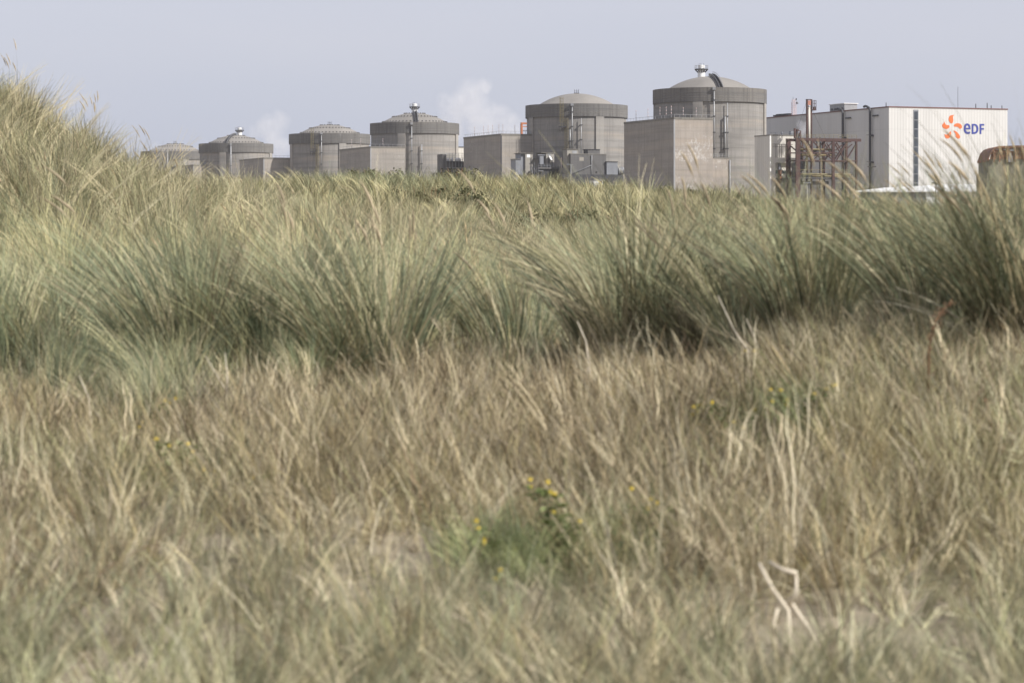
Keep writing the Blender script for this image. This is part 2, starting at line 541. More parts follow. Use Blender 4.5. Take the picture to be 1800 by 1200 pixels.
        c2, s2 = math.sin(a2), -math.cos(a2)
        make_ladder(root, 'cage_ladder', M['yellow'], c2*(RAD+0.2), s2*(RAD+0.2), RIMZ-21, RIMZ-5.5, 1.0, True, (c2, s2))
        a3 = math.asin((dx+6)*mpx/RAD)
        c3, s3 = math.sin(a3), -math.cos(a3)
        make_ladder(root, 'cage_ladder', M['yellow'], c3*(RAD+0.2), s3*(RAD+0.2), 12, RIMZ-17, 1.0, True, (c3, s3))
    return root

reactor('largest domed reactor building, between the flaked concrete block and the cream hall',
        1247.5, 985, -12, vent=-14.5, rail=14, pipes=((7.5,158,277,0.42,True),(30,181,277,0.34,False),(26,205,277,0.5,False)))
reactor('second largest domed reactor building, plain dome and a yellow cage ladder over its rim',
        1013.5, 1095, 27, frame=True, ladder=-25, pipes=((-7.5,186,262,0.42,True),(8,208,285,0.3,False),(-11,228,262,0.5,False)))
reactor('third domed reactor building from the right, white vent exactly at its apex',
        728.8, 1255, -17, vent=0, rail=3, studs=True, pipes=((-5,219,300,0.45,True),(12,254,300,0.5,False)))
reactor('domed reactor building with studded dome and yellow ladder, partly behind the third one',
        579.5, 1375, 18.6, frame=True, studs=True, ladder=-29, pipes=((-14,236,300,0.45,True),))
reactor('small distant domed reactor building with a white roof vent, second from the left',
        415.0, 1505, -21, vent=6, rail=-20, studs=True, pipes=((-9,255,320,0.7,True),))
reactor('farthest domed reactor building, leftmost of the row, behind thin steam',
        308.0, 1628, 17.5, frame=True, studs=True, pipes=((-13,268,320,0.7,True),))

# ---------------------------------------------------------------- concrete blocks before the reactors
def annex(label, cpx, lpx, rpx, ty, d, front='annex', rods=(), column=None, low=None):
    c, Wd, L, H = fit_box(cpx, lpx, rpx, ty, d)
    root = empty('concrete_block', (c.x, c.y, 0), GR)
    tag(root, label, 'concrete building', 'windowless concrete blocks beside the reactors')
    # left flank and front differ in weathering: two slabs of wall, butted
    MB().box(0.35, Wd, 0, L, 0, H-0.5).build('front_wall', M[front], root)
    MB().box(0, 0.345, 0.003, L, 0, H-0.5).build('side_wall', M['annex'], root)
    MB().box(-0.12, Wd+0.1, -0.12, L+0.1, H-0.5, H+0.15).build('parapet', M['parapet'], root)
    MB().box(-0.22, 0.30, -0.16, -0.001, 0, H-0.6).build('corner_joint', M['darkmetal' if cpx < 1000 and cpx > 800 else 'galv'], root)
    r = MB()
    for k in range(0, int(Wd/2)+1):
        r.bar((min(Wd, k*2+0.1), 0.1, H+0.1), (min(Wd, k*2+0.1), 0.1, H+1.15), 0.08)
    for k in range(0, int(L/2.5)+1):
        r.bar((0.1, k*2.5, H+0.1), (0.1, k*2.5, H+1.15), 0.08)
    r.bar((0.1, 0.1, H+1.1), (Wd, 0.1, H+1.1), 0.08); r.bar((0.1, 0.1, H+1.1), (0.1, L, H+1.1), 0.08)
    r.build('roof_railing', M['galv'], root)
    for px, back in rods:
        # a rod on the roof, at column px
        y = back*L
        kk = (px-900)/FPX
        x = (kk*(c.y+UY.y*y) - c.x - UY.x*y) / (VX.x - kk*VX.y)
        x = min(max(x, 0.3), Wd-0.3)
        b = MB()
        b.tube([(x, y, H+0.1), (x, y, H+3.9)], 0.07, 6)
        ro = b.build('lightning_rod', M['galv'], root)
        s_ = MB()
        for zz in (1.4, 2.5, 3.6): s_.tube([(x, y, H+zz), (x, y, H+zz+0.5)], 0.11, 6)
        s_.each('red_band', M['pole'], ro)
    if column:
        p0, p1, ty2 = column
        k0 = (p0-900)/FPX; k1 = (p1-900)/FPX
        x0 = (k0*c.y-c.x)/(VX.x-k0*VX.y); x1 = (k1*c.y-c.x)/(VX.x-k1*VX.y)
        H2 = ZC + (HY-ty2)/FPX*(c.y+5)
        MB().box(Wd+0.004, x1, 0.5, 8, 0, H2).build('end_column', M['paleblock'], root)
        MB().tube([((x0+Wd)/2+0.2, -0.35, 0), ((x0+Wd)/2+0.2, -0.35, H-2)], 0.28, 8).build('downpipe', M['galv'], root)
    if low:
        p1, ty2 = low
        k1 = (p1-900)/FPX
        x1 = (k1*c.y-c.x)/(VX.x-k1*VX.y)
        H2 = ZC + (HY-ty2)/FPX*(c.y+3)
        lo = MB().box(Wd+0.004, x1, 0.02, 12, 0, H2).build('low_wing', M['annex_flaked'], root)
        MB().box(Wd+0.15, x1+0.12, -0.1, 12.1, H2, H2+0.35).build('parapet', M['parapet'], lo)
        q = MB()
        for k in range(5):
            xx = Wd+0.3+(x1-Wd-0.5)*k/4
            q.bar((xx, 0.1, H2+0.3), (xx, 0.1, H2+1.5), 0.09)
        q.bar((Wd+0.3,0.1,H2+1.45),(x1-0.2,0.1,H2+1.45),0.09); q.bar((Wd+0.3,0.1,H2+0.9),(x1-0.2,0.1,H2+0.9),0.07)
        q.build('roof_railing', M['galv'], lo)
        MB().tube([(x1+0.1, -0.2, 0), (x1+0.1, -0.2, H2-0.5)], 0.22, 8).build('downpipe', M['galv'], lo)
        MB().box(Wd+3.2, Wd+4.2, -0.45, 0.015, H2-15.5, H2-14.4).build('wall_box', M['darkmetal'], lo)
    return root, c, Wd, L, H

annex('big windowless block with white paint flaking off its lit front, before the largest reactor', 1185, 1097, 1253, 207, 945, 'annex_flaked',
      rods=((1118,0.9),(1139,0.6),(1160,0.3),(1171,0.25),(1180,0.1),(1201,0.3),(1227,0.3)), low=(1282, 278))
annex('wide panelled concrete block with a dark corner joint, left of the ladder reactor', 880.7, 815, 938, 235.7, 1081, 'annex',
      rods=((834,0.9),(850,0.7),(858,0.5),(866,0.4),(877,0.2),(884,0.2),(905,0.3)), column=(940, 948, 237))
annex('concrete block in front of the third reactor, lit front narrower than its dark flank', 651.5, 597, 712, 258, 1222, 'annex', rods=((673,0.3),(694,0.3),(618,0.7),(634,0.4)))
annex('concrete block with a side column, before the reactor with the studded dome', 463.7, 421, 514, 277.5, 1366, 'annex', rods=(), column=(514, 521, 279))
annex('smallest and most distant concrete block, low in front of the vented reactor', 340, 302, 391, 290, 1490, 'annex', rods=((359,0.3),(376,0.3)))

# low wall at the far left end
c, Wd, L, H = fit_box(236, 222, 252, 303, 1560)
o = MB().box(0, Wd, 0, L, 0, H).build('boundary_wall', M['darkcon'])
o.location = (c.x, c.y, 0); o.rotation_euler = (0, 0, GR)
tag(o, 'low dark concrete wall at the far left, beside the farthest reactor', 'wall')

# ---------------------------------------------------------------- turbine hall
HC, HW, HL, HH = fit_box(1562.5, 1340, 1771, 189, 950)
HH = ZC + (HY-189)/FPX*950
hall = empty('turbine_hall', (HC.x, HC.y, 0), GR)
tag(hall, 'long cream turbine hall with an orange flower emblem and blue letters on its sunlit front', 'industrial hall')
HL2 = 150.0
MB().box(0, HW, 0, HL2, 0, HH).build('wall', M['hall'], hall)
MB().box(-0.15, HW+0.15, -0.15, HL2+0.1, HH, HH+0.4).build('roof_edge', M['trim'], hall)
def hall_x(px):
    k = (px-900)/FPX
    return (k*HC.y-HC.x)/(VX.x-k*VX.y)
def hall_front(px, py, lift=0.08):
    """a photo point on the front wall, in the hall's own frame"""
    x = hall_x(px)
    dd = HC.y + VX.y*x
    return Vector((x, -lift, ZC + (HY-py)/FPX*dd))
def hall_side(px):
    k = (px-900)/FPX
    y = (HC.x - k*HC.y)/(-UY.x + k*UY.y)
    return y, HC.y + UY.y*y
x0, x1 = hall_x(1606.6), hall_x(1613.2)
wf = MB().box(x0-0.25, x1+0.25, -0.10, -0.002, 1, HH-0.6).build('window_strip', M['greymetal'], hall)
nn = 17
for k in range(nn):
    za = 1.3 + (HH-2.2)*k/nn; zb = za + (HH-2.2)/nn - 0.3
    MB().box(x0+0.05, x1-0.05, -0.16, -0.103, za, zb).build('pane', M['glass'], wf)
# emblem and letters, painted panels standing a hand's breadth off the wall
def smooth_loop(pts, n=5):
    out = []
    m = len(pts)
    for i in range(m):
        p0, p1, p2, p3 = [Vector(pts[(i+j-1) % m]) for j in range(4)]
        for k in range(n):
            t = k/n
            out.append(0.5*((2*p1)+(p2-p0)*t+(2*p0-5*p1+4*p2-p3)*t*t+(3*p1-p0-3*p2+p3)*t*t*t))
    return out
def flat_shape(name, loops, mat, parent):
    ls = [[hall_front(1640+p[0]/16.364, 190+p[1]/16.364, 0.09) for p in lp] for lp in loops]
    flat = [p for lp in ls for p in lp]
    tris = tessellate_polygon([[Vector((p.x, p.z, 0)) for p in lp] for lp in ls])
    b = MB()
    nv = len(flat)
    b.add(flat + [p + Vector((0,0.07,0)) for p in flat], [])
    ff = []
    for t in tris:
        a, bb, cc = (flat[i] for i in t)
        if (bb-a).cross(cc-a).y > 0: t = (t[0], t[2], t[1])
        ff.append(tuple(t))
    s0 = 0
    for lp in ls:
        m = len(lp)
        for i in range(m):
            j = (i+1) % m
            ff.append((s0+i, s0+j, nv+s0+j, nv+s0+i))
        s0 += m
    b.f = ff; b.sm = [False]*len(ff)
    return b.build(name, mat, parent)
PET = [[(530,210),(480,230),(455,290),(450,340),(470,390),(500,430),(525,442),(555,435),(572,400),(580,335),(572,275),(578,238),(606,198),(570,206)],
 [(600,500),(620,470),(660,448),(720,440),(780,460),(820,500),(832,545),(820,580),(785,598),(750,580),(725,550),(680,538),(620,535)],
 [(590,658),(615,655),(660,675),(710,715),(750,770),(777,820),(770,862),(730,885),(700,868),(652,825),(655,780),(640,730),(610,690)],
 [(500,672),(518,695),(522,750),(510,800),(480,850),(430,878),(380,870),(350,835),(335,790),(332,752),(365,768),(410,760),(455,720),(480,690)],
 [(320,390),(340,440),(375,485),(410,495),(450,495),(472,515),(470,550),(440,585),(385,605),(325,590),(280,555),(265,505),(275,465),(310,435)]]
for p in PET: flat_shape('emblem_petal', [smooth_loop(p)], M['logo_orange'], hall)
EO = smooth_loop([(1075,560),(1062,505),(1035,465),(985,446),(940,455),(905,490),(888,550),(884,610),(895,670),(920,715),(960,742),(1010,747),(1050,737)]) 
EO = [p for p in EO[:-5]] + [Vector((1050,737)), Vector((1072,716)), Vector((1060,674)), Vector((1030,686)), Vector((995,690)), Vector((962,676)), Vector((944,648)), Vector((940,617)), Vector((1078,617)), Vector((1079,590))]
EH = [(942,572),(950,528),(965,508),(985,502),(1005,512),(1020,535),(1025,572)]
flat_shape('letter', [EO, [Vector(p) for p in EH]], M['logo_blue'], hall)
DO = [(1112,460),(1195,458),(1240,470),(1275,500),(1298,545),(1306,600),(1300,655),(1280,700),(1245,732),(1195,748),(1112,748)]
DH = [(1162,506),(1195,506),(1225,522),(1245,560),(1251,605),(1243,650),(1222,682),(1192,694),(1162,694)]
flat_shape('letter', [[Vector(p) for p in DO], [Vector(p) for p in DH]], M['logo_blue'], hall)
flat_shape('letter', [[Vector(p) for p in [(1340,460),(1472,460),(1472,508),(1390,508),(1390,578),(1464,578),(1464,626),(1390,626),(1390,748),(1340,748)]]], M['logo_blue'], hall)
# dark vent pipes climbing the long flank, swan-necked over the eave
for px, top in ((1485.5, 190.5), (1533.5, 186.5)):
    y, dd = hall_side(px)
    zt = ZC + (HY-top)/FPX*dd
    p = MB().tube([(-0.9, y, 0), (-0.9, y, zt-1.6), (-0.9, y+0.6, zt-0.7), (-0.9, y+2.2, zt-0.1), (-0.9, y+3.2, zt+0.1), (-0.9, y+4.2, zt-0.1)], 0.42, 12)
    po = p.build('vent_pipe', M['darkmetal'], hall)
    q = MB()
    for zz in np.arange(8, HH-1, 9.0):
        q.box(-1.7, 0.0, y-1.0, y-0.7, zz, zz+0.5); q.box(-1.7, -0.1, y-1.0, y+1.0, zz+0.5, zz+0.62)
    q.box(-0.6, -0.2, y-4.5, y-0.9, HH-2.6, HH-2.2)
    q.each('bracket', M['darkmetal'], po)
# roof plant on the hall
y, dd = hall_side(1470)
zz = HH + 0.55
v = MB().box(1.0, 6.0, y-4, y+6.5, zz, zz+2.2).build('roof_ventilator', M['galv'], hall)
b = MB()
for k in range(4): b.box(0.9, 1.003, y-3.2+k*2.4, y-1.6+k*2.4, zz+0.25, zz+0.9)
b.each('louvre', M['darkmetal'], v)
MB().box(0.7, 6.3, y-4.3, y+6.8, zz+2.2, zz+2.45).build('ventilator_cap', M['white'], v)
for px, sz in ((1366,1.2),(1372,0.9),(1378,1.1),(1361,0.8)):
    y, dd = hall_side(px)
    MB().box(0.6, 2.2, y-2.2, y+2.2, HH+0.55, HH+0.55+sz*0.6).build('roof_hatch', M['darkmetal'], hall)
for px, hh_ in ((1686.5,7.0),(1718,1.4),(1738,1.8),(1764,1.0),(1745,1.0),(1553,1.3)):
    x = hall_x(px) if px > 1563 else 1.0
    yy = 1.0 if px > 1563 else hall_side(px)[0]
    MB().tube([(x, yy, HH+0.5), (x, yy, HH+0.5+hh_)], 0.07 if hh_ > 3 else 0.16, 6).build('roof_antenna', M['darkmetal'], hall)

# lattice mast on the hall roof
y, dd = hall_side(1384.5)
root = empty('lattice_mast', HC + VX*2.5 + UY*y + Vector((0,0,HH+0.55)), GR)
tag(root, 'small red and white lattice mast on the cream hall roof', 'mast')
b = MB()
hw, mh = 0.62, 5.6
for sx in (-1,1):
    for sy in (-1,1): b.bar((sx*hw, sy*hw, 0), (sx*hw, sy*hw, mh if sx*sy > 0 else mh-0.8), 0.10)
for k in range(7):
    z = 0.3+k*0.8
    for a, c_ in (((-hw,-hw),(hw,-hw)),((hw,-hw),(hw,hw)),((hw,hw),(-hw,hw)),((-hw,hw),(-hw,-hw))):
        b.bar((*a, z), (*c_, z), 0.07); b.bar((*a, z), (*c_, z+0.8), 0.05)
b.build('lattice_frame', M['pole'], root)
MB().tube([(hw+0.1,-hw,mh-1.2),(hw+0.7,-hw-0.1,mh-1.2)], 0.42, 10).build('dish_antenna', M['greymetal'], root)
b = MB(); b.bar((-hw,-hw,mh),(-hw,-hw,mh+0.9),0.08); b.bar((hw,-hw,mh-0.3),(hw,-hw,mh+0.4),0.3)
b.each('whip_antenna', M['darkmetal'], root)

# ---------------------------------------------------------------- cream annexe between the largest reactor and the steel gantry
c, Wd, L, H = fit_box(1353.5, 1326.5, 1400, 237, 915)
root = empty('cream_annexe', (c.x, c.y, 0), GR)
tag(root, 'tall cream metal-clad annexe between the largest reactor and the steel gantry', 'building')
zb = ZC + (HY-283)/FPX*915
zl = ZC + (HY-312)/FPX*915
MB().box(0, Wd, 0, L, zb, H-0.3).build('upper_wall', M['cream'], root)
MB().box(0, 2.0, 0.003, L-0.003, 0, zb-0.001).build('corner_wall', M['cream'], root)
lw = MB().box(2.0, Wd-0.05, 1.2, L-0.01, zl, zb-0.002).build('lower_wall', M['cream'], root)
MB().box(2.0, Wd-0.05, 2.2, L-0.02, 0, zl-0.002).build('base_wall', M['darkcon'], root)
MB().box(-0.1, Wd+0.1, -0.1, L+0.1, H-0.3, H+0.05).build('roof_edge', M['parapet'], root)
MB().box(-0.14, 0.35, -0.14, -0.001, 0, H-0.35).build('corner_trim', M['white'], root)
MB().box(2.0, Wd+0.05, -0.12, 1.2, zb-0.6, zb-0.003).build('ledge', M['cream'], root)
b = MB()
for fx in (0.22, 0.36, 0.44, 0.58, 0.76): b.bar((Wd*fx, -0.06, zb+1.2), (Wd*fx, -0.06, H-3.0), 0.10)
for zz in (zb+4.7, H-3.0): b.bar((Wd*0.1, -0.06, zz), (Wd*0.86, -0.06, zz), 0.12)
b.each('panel_joint', M['parapet'], root)
z0w, z1w = ZC + (HY-305)/FPX*915, ZC + (HY-299.5)/FPX*915
for a0, a1 in ((0.13,0.34),(0.5,0.70),(0.84,0.97)):
    MB().box(Wd*a0, Wd*a1, 1.08, 1.197, z0w, z1w).build('window', M['glass'], lw)
MB().box(Wd*0.35, Wd*0.47, 0.6, 1.197, z0w-3.2, z1w).build('rusty_shutter', M['rust'], lw)
MB().box(Wd*0.76, Wd*0.83, 0.6, 1.197, z0w-2.4, z1w).build('rusty_post', M['yellow'], lw)
MB().box(Wd*0.36, Wd*0.45, 0.7, 1.197, z1w+0.3, zb-0.62).build('duct', M['greymetal'], lw)
b = MB()
for k in range(6): b.bar((0.4+Wd*k/6, 0.2, H), (0.4+Wd*k/6, 0.2, H+0.8), 0.07)
b.bar((0.4, 0.2, H+0.75), (Wd-0.3, 0.2, H+0.75), 0.06)
b.box(Wd*0.82, Wd*0.98, 0.5, 2.0, H, H+1.3); b.box(Wd*0.47, Wd*0.5, 0.5, 1.0, H, H+1.1)
b.build('roof_railing', M['greymetal'], root)

# ---------------------------------------------------------------- brown steel gantry with pipes, and its chimney
GD = 905.0
gc = P(1401, 433, GD); gc.z = 0
root = empty('steel_gantry', gc, GR)
tag(root, 'reddish brown steel truss gantry full of pipes, beside the cream annexe', 'steel gantry')
def gx(px):
    k = (px-900)/FPX
    return (k*gc.y-gc.x)/(VX.x-k*VX.y)
def gz(py): return ZC + (HY-py)/FPX*GD
GW = gx(1505.5)
chord = MB()
for yy in (0, 6.5):
    chord.box(-0.5, GW+1.6, yy-0.3, yy+0.3, gz(247.5), gz(242.5))
    chord.box(0, GW*0.67, yy-0.2, yy+0.2, gz(269), gz(267))
    chord.box(0, GW+0.3, yy-0.25, yy+0.25, gz(283), gz(281))
for x in np.linspace(0, GW, 9):
    chord.box(x-0.15, x+0.15, 0.3, 6.2, gz(246.5), gz(244))
    chord.box(x-0.12, x+0.12, 0.25, 6.25, gz(282.7), gz(281.5))
chord.each('beam', M['steel'], root)
for px, wdt in ((1402.5,1.5),(1427,0.5),(1464.5,0.9),(1505,0.6)):
    for yy in (0, 6.5):
        x = gx(px)
        MB().box(x-wdt/2, x+wdt/2, yy-0.32, yy+0.32, 0 if px != 1427 else gz(282), gz(247.6)).build('column', M['steel'], root)
br = MB()
def diag(p0, p1, y, w=0.42):
    br.bar((gx(p0[0]), y, gz(p0[1])), (gx(p1[0]), y, gz(p1[1])), w, 0.3)
for yy in (-0.02, 6.52):
    diag((1402,252),(1418,265),yy); diag((1418,263),(1429,249),yy); diag((1430,249),(1446,266),yy); diag((1448,266),(1464,248),yy)
    diag((1417,270),(1428,281),yy); diag((1430,281),(1441,270),yy); diag((1451,269),(1464,281),yy)
    diag((1466,281),(1487,250),yy,0.75); diag((1467,251),(1485,281),yy); diag((1487,281),(1505,251),yy); diag((1470,249),(1478,262),yy,0.3)
    diag((1486,262),(1498,252),yy,0.3)
br.each('brace', M['steel'], root)
pp = MB()
for px, r_, p0, p1 in ((1409,0.35,227,330),(1416,0.3,250,320),(1419,0.3,282,300),(1449,0.22,270,330),(1449.5,0.25,240,266),(1444,0.2,240,262),(1455,0.2,285,330),(1412,0.28,236,320)):
    x = gx(px); pp.tube([(x, 3, max(0, gz(p1))), (x, 3, gz(p0))], r_, 8)
pp.each('pipe', M['darkmetal'], root)
pp = MB()
for py, y in ((262,2.0),(272,1.5),(306,1.2),(309,3.0)): pp.tube([(gx(1404), y, gz(py)), (gx(1500 if py>300 else 1472), y, gz(py))], 0.32, 8)
pp.each('pipe', M['yellow'], root)
pb = MB()
for px0, px1, p0, p1 in ((1404,1433,303,313),(1413,1421,284,297),(1404,1412,285,330),(1418,1462,318,324),(1440,1447,262,268)): pb.box(gx(px0), gx(px1), 2.0, 5.0, gz(p1), gz(p0))
pb.each('valve_box', M['darkmetal'], root)
hr = MB()
for k in range(14):
    x = GW*k/13; hr.bar((x, 0, gz(242.5)), (x, 0, gz(242.5)+1.2), 0.08)
hr.bar((0,0,gz(242.5)+1.15),(GW,0,gz(242.5)+1.15),0.07); hr.bar((0,0,gz(242.5)+0.6),(GW,0,gz(242.5)+0.6),0.06)
for k in range(10):
    x = GW*k/9; hr.bar((x, 0.5, gz(305)), (x, 0.5, gz(305)+1.3), 0.08)
hr.bar((0,0.5,gz(305)+1.25),(GW,0.5,gz(305)+1.25),0.08)
hr.build('handrail', M['yellow'], root)
MB().box(0, GW, 0.2, 6.2, gz(314), gz(311.5)).build('lower_deck', M['darkmetal'], root)
b = MB()
for px, ytop in ((1401,225.5),(1405,229),(1411,230)): b.bar((gx(px), 1.5, gz(243)), (gx(px), 1.5, gz(ytop)), 0.55 if px < 1403 else 0.25)
b.bar((gx(1401),1.5,gz(228)),(gx(1411),1.5,gz(230)),0.25); b.box(gx(1404), gx(1407), 1.2, 1.8, gz(230.5), gz(227)); b.box(gx(1408.5), gx(1410), 1.2, 1.8, gz(240), gz(233))
b.each('vent_stack', M['steel'], root)

cx_ = gx(1430.5)
root = empty('exhaust_chimney', gc + VX*cx_ + UY*3.2, GR)
tag(root, 'slim pale chimney pipe between two brown posts, caged platform at its top', 'chimney')
zt = gz(174.5)
MB().tube([(0,0,gz(270)),(0,0,gz(187))], 0.42, 14).build('flue', M['cream'], root)
for x in (-0.78, 0.78): MB().box(x-0.2, x+0.2, -0.3, 0.3, 0, zt).build('post', M['steel'], root)
b = MB()
b.box(-1.0, 1.0, -0.4, 0.4, zt, zt+0.25); b.box(-0.9,0.9,-0.35,0.35,gz(190.5),gz(189.5))
b.box(1.0, 2.25, -0.7, 0.7, gz(193), gz(191.5))
for x, y in ((1.05,-0.6),(2.2,-0.6),(2.2,0.6),(1.05,0.6)): b.bar((x,y,gz(193)),(x,y,zt-0.1),0.16)
for z in (zt-0.15, gz(181), gz(186)):
    b.bar((1.05,-0.6,z),(2.2,-0.6,z),0.12); b.bar((2.2,-0.6,z),(2.2,0.6,z),0.12)
b.box(1.5, 2.1, -0.5, 0.3, gz(191.5), gz(187))
b.build('top_platform', M['steel'], root)
MB().box(-0.55, 0.5, -0.33, -0.1, gz(183.5), gz(175.5)).build('red_panel', M['pinkpanel'], root)
MB().lathe([(0.5, gz(187)),(0.5, gz(184.5)),(0.3, gz(184)),(0.02, gz(184))], 12).build('cowl', M['galv'], root)
b = MB()
b.bar((-0.8,0,gz(176)),(gx(1404)-cx_,0,gz(243)),0.05); b.bar((1.0,0,gz(190)),(gx(1460)-cx_,0,gz(243)),0.05)
b.each('guy_wire', M['darkmetal'], root)

# ---------------------------------------------------------------- small plant buildings at the foot of the ladder reactor
def fbox(root, rc, name, mat, p0, p1, ytop, d_off=0.0, depth=5.0, ybot=None, D=1050.0):
    """front box in root's grid frame; d_off pushes it back along the row"""
    def xx(px):
        k = (px-900)/FPX
        return (k*(rc.y+UY.y*d_off)-rc.x-UY.x*d_off)/(VX.x-k*VX.y)
    x0, x1 = xx(p0), xx(p1)
    dd = rc.y + UY.y*d_off + VX.y*(x0+x1)/2
    z1 = ZC + (HY-ytop)/FPX*dd
    z0 = 0 if ybot is None else ZC + (HY-ybot)/FPX*dd
    o = MB().box(x0, x1, d_off, d_off+depth, z0, z1).build(name, mat, root)
    return o, x0, x1, z0, z1

rc = P(985, 433, 1052); rc.z = 0
root = empty('pump_house', rc, GR)
tag(root, 'dark stained concrete pump house with stepped roof blocks, at the foot of the ladder reactor', 'building')
fbox(root, rc, 'base_wall', M['darkmetal'], 984, 1096, 307, 0.0, 10, 334)
fbox(root, rc, 'plinth', M['darkcon'], 984, 1096, 308.5, 0.3, 9, None)
w, x0, x1, z0, z1 = fbox(root, rc, 'block', M['darkcon'], 1003, 1065.5, 271.8, 2.0, 8, 307)
MB().box(x0-0.1, x1+0.1, 1.9, 10.1, z1, z1+0.3).build('roof_slab', M['parapet'], w)
pa = (x1-x0)/62.5
MB().box(x0+pa*15, x0+pa*23, 1.94, 1.998, z1-2.4, z1-1.0).build('wall_panel', M['paleblock'], w)
fbox(root, rc, 'roof_block', M['paleblock'], 997, 1016.5, 263, 3.2, 4, 307)
fbox(root, rc, 'roof_cap', M['parapet'], 996, 1019, 262, 3.0, 4.6, 263.3)
fbox(root, rc, 'louvre', M['galv'], 1006, 1014, 265, 3.12, 0.075, 270)
fbox(root, rc, 'roof_block', M['darkcon'], 1033.5, 1054.5, 263, 3.4, 4, 272)
fbox(root, rc, 'roof_cap', M['darkmetal'], 1032.7, 1055.3, 262.2, 3.2, 4.6, 263.3)
fbox(root, rc, 'cabinet', M['greymetal'], 1066.5, 1086, 285, 1.2, 5, 307)
fbox(root, rc, 'cabinet_roof', M['darkmetal'], 1065.8, 1086.5, 284, 1.0, 5.4, 285)
dz = ZC + (HY-299.5)/FPX*1056
def ex(px, off=3.0):
    k = (px-900)/FPX
    return (k*(rc.y+UY.y*off)-rc.x-UY.x*off)/(VX.x-k*VX.y)
du = MB()
for k, px in enumerate((1086.5, 1089, 1091.5, 1094)):
    du.tube([(ex(px), 3.5, dz), (ex(px+1.2), 3.5, dz)], 1.55, 20); du.tube([(ex(px+1.2), 3.5, dz), (ex(px+2.5), 3.5, dz)], 1.3, 20)
du.build('ringed_duct', M['galv'], root)
pz = lambda py, off=1.8: ZC + (HY-py)/FPX*(rc.y+off)
p = MB().tube([(ex(1040,1.8),1.7,pz(272)),(ex(1040,1.8),1.7,pz(289.5)),(ex(1005,1.8),1.7,pz(306))], 0.18, 8)
p.build('downpipe', M['galv'], root)
MB().tube([(ex(1040,1.8),1.7,pz(290)),(ex(1040,1.8),1.7,pz(306.5))], 0.10, 8).build('downpipe', M['galv'], root)
MB().box(ex(1048,1.9), ex(1050,1.9), 1.7, 1.998, pz(302.5), pz(300.5)).build('wall_box', M['darkmetal'], root)
b = MB(); b.bar((ex(1060,0),-0.3,pz(324,0)),(ex(1090,0),-0.3,pz(324,0)),0.35); b.bar((ex(1089,0),-0.3,pz(326,0)),(ex(1089,0),-0.3,pz(320,0)),0.3)
b.each('pipe_run', M['galv'], root)

rc = P(906, 433, 1062); rc.z = 0
root = empty('vent_house', rc, GR)
tag(root, 'cluster of narrow grey concrete vent boxes with a pale louvre, before the panelled block', 'building')
fbox(root, rc, 'low_box', M['greymetal'], 906.5, 915.6, 280, 0, 5)
fbox(root, rc, 'roof_cap', M['parapet'], 905.8, 916.2, 279.2, -0.3, 5.4, 280)
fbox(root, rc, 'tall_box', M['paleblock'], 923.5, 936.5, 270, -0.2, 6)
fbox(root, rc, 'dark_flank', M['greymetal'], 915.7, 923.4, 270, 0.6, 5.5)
fbox(root, rc, 'roof_cap', M['parapet'], 914.8, 937.5, 269, -0.5, 6.6, 270)
fbox(root, rc, 'louvre', M['white'], 926, 932, 271.5, -0.28, 0.075, 277)
fbox(root, rc, 'rain_pipe', M['darkcon'], 933.8, 934.6, 277, -0.5, 0.25, 300)
fbox(root, rc, 'side_box', M['paleblock'], 937.2, 954.5, 280, 0.4, 5)
fbox(root, rc, 'roof_cap', M['parapet'], 936.8, 955, 279, 0.1, 5.6, 280)
rc = P(952, 433, 1062); rc.z = 0
root = empty('stair_tower', rc, GR)
tag(root, 'narrow concrete stair tower with a white dish on its pale front, before the ladder reactor', 'building')
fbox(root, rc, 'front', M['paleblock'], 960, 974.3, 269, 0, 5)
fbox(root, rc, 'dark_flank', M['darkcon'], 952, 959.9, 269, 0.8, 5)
fbox(root, rc, 'roof_cap', M['parapet'], 951.5, 975, 268, -0.3, 6.4, 269)
fbox(root, rc, 'louvre', M['galv'], 963, 968, 270.5, -0.06, 0.057, 274)
fbox(root, rc, 'drain_stain', M['darkcon'], 970.3, 971.3, 277, -0.2, 0.15, 292)
dz = ZC+(HY-279)/FPX*1062
kx = ((965.3-900)/FPX*rc.y-rc.x)/(VX.x-(965.3-900)/FPX*VX.y)
dish = MB()
for k, (rr, off) in enumerate(((0.02,-0.35),(0.4,-0.45),(0.75,-0.6),(0.95,-0.85))): pass
dish.lathe([(0.02,0),(0.45,0.05),(0.8,0.18),(1.05,0.42),(1.0,0.44),(0.4,0.12),(0.02,0.07)], 20)
rot = Matrix.Rotation(R(62), 3, 'X'); rot2 = Matrix.Rotation(R(48), 3, 'Z')
dish.v = [tuple(rot2 @ (rot @ Vector(p)) + Vector((kx, -0.7, dz))) for p in dish.v]
dish.build('dish_antenna', M['white'], root)
MB().tube([(kx-0.3,-0.3,dz-4.5),(kx-0.3,-0.3,dz)], 0.12, 6).build('dish_mast', M['darkmetal'], root)

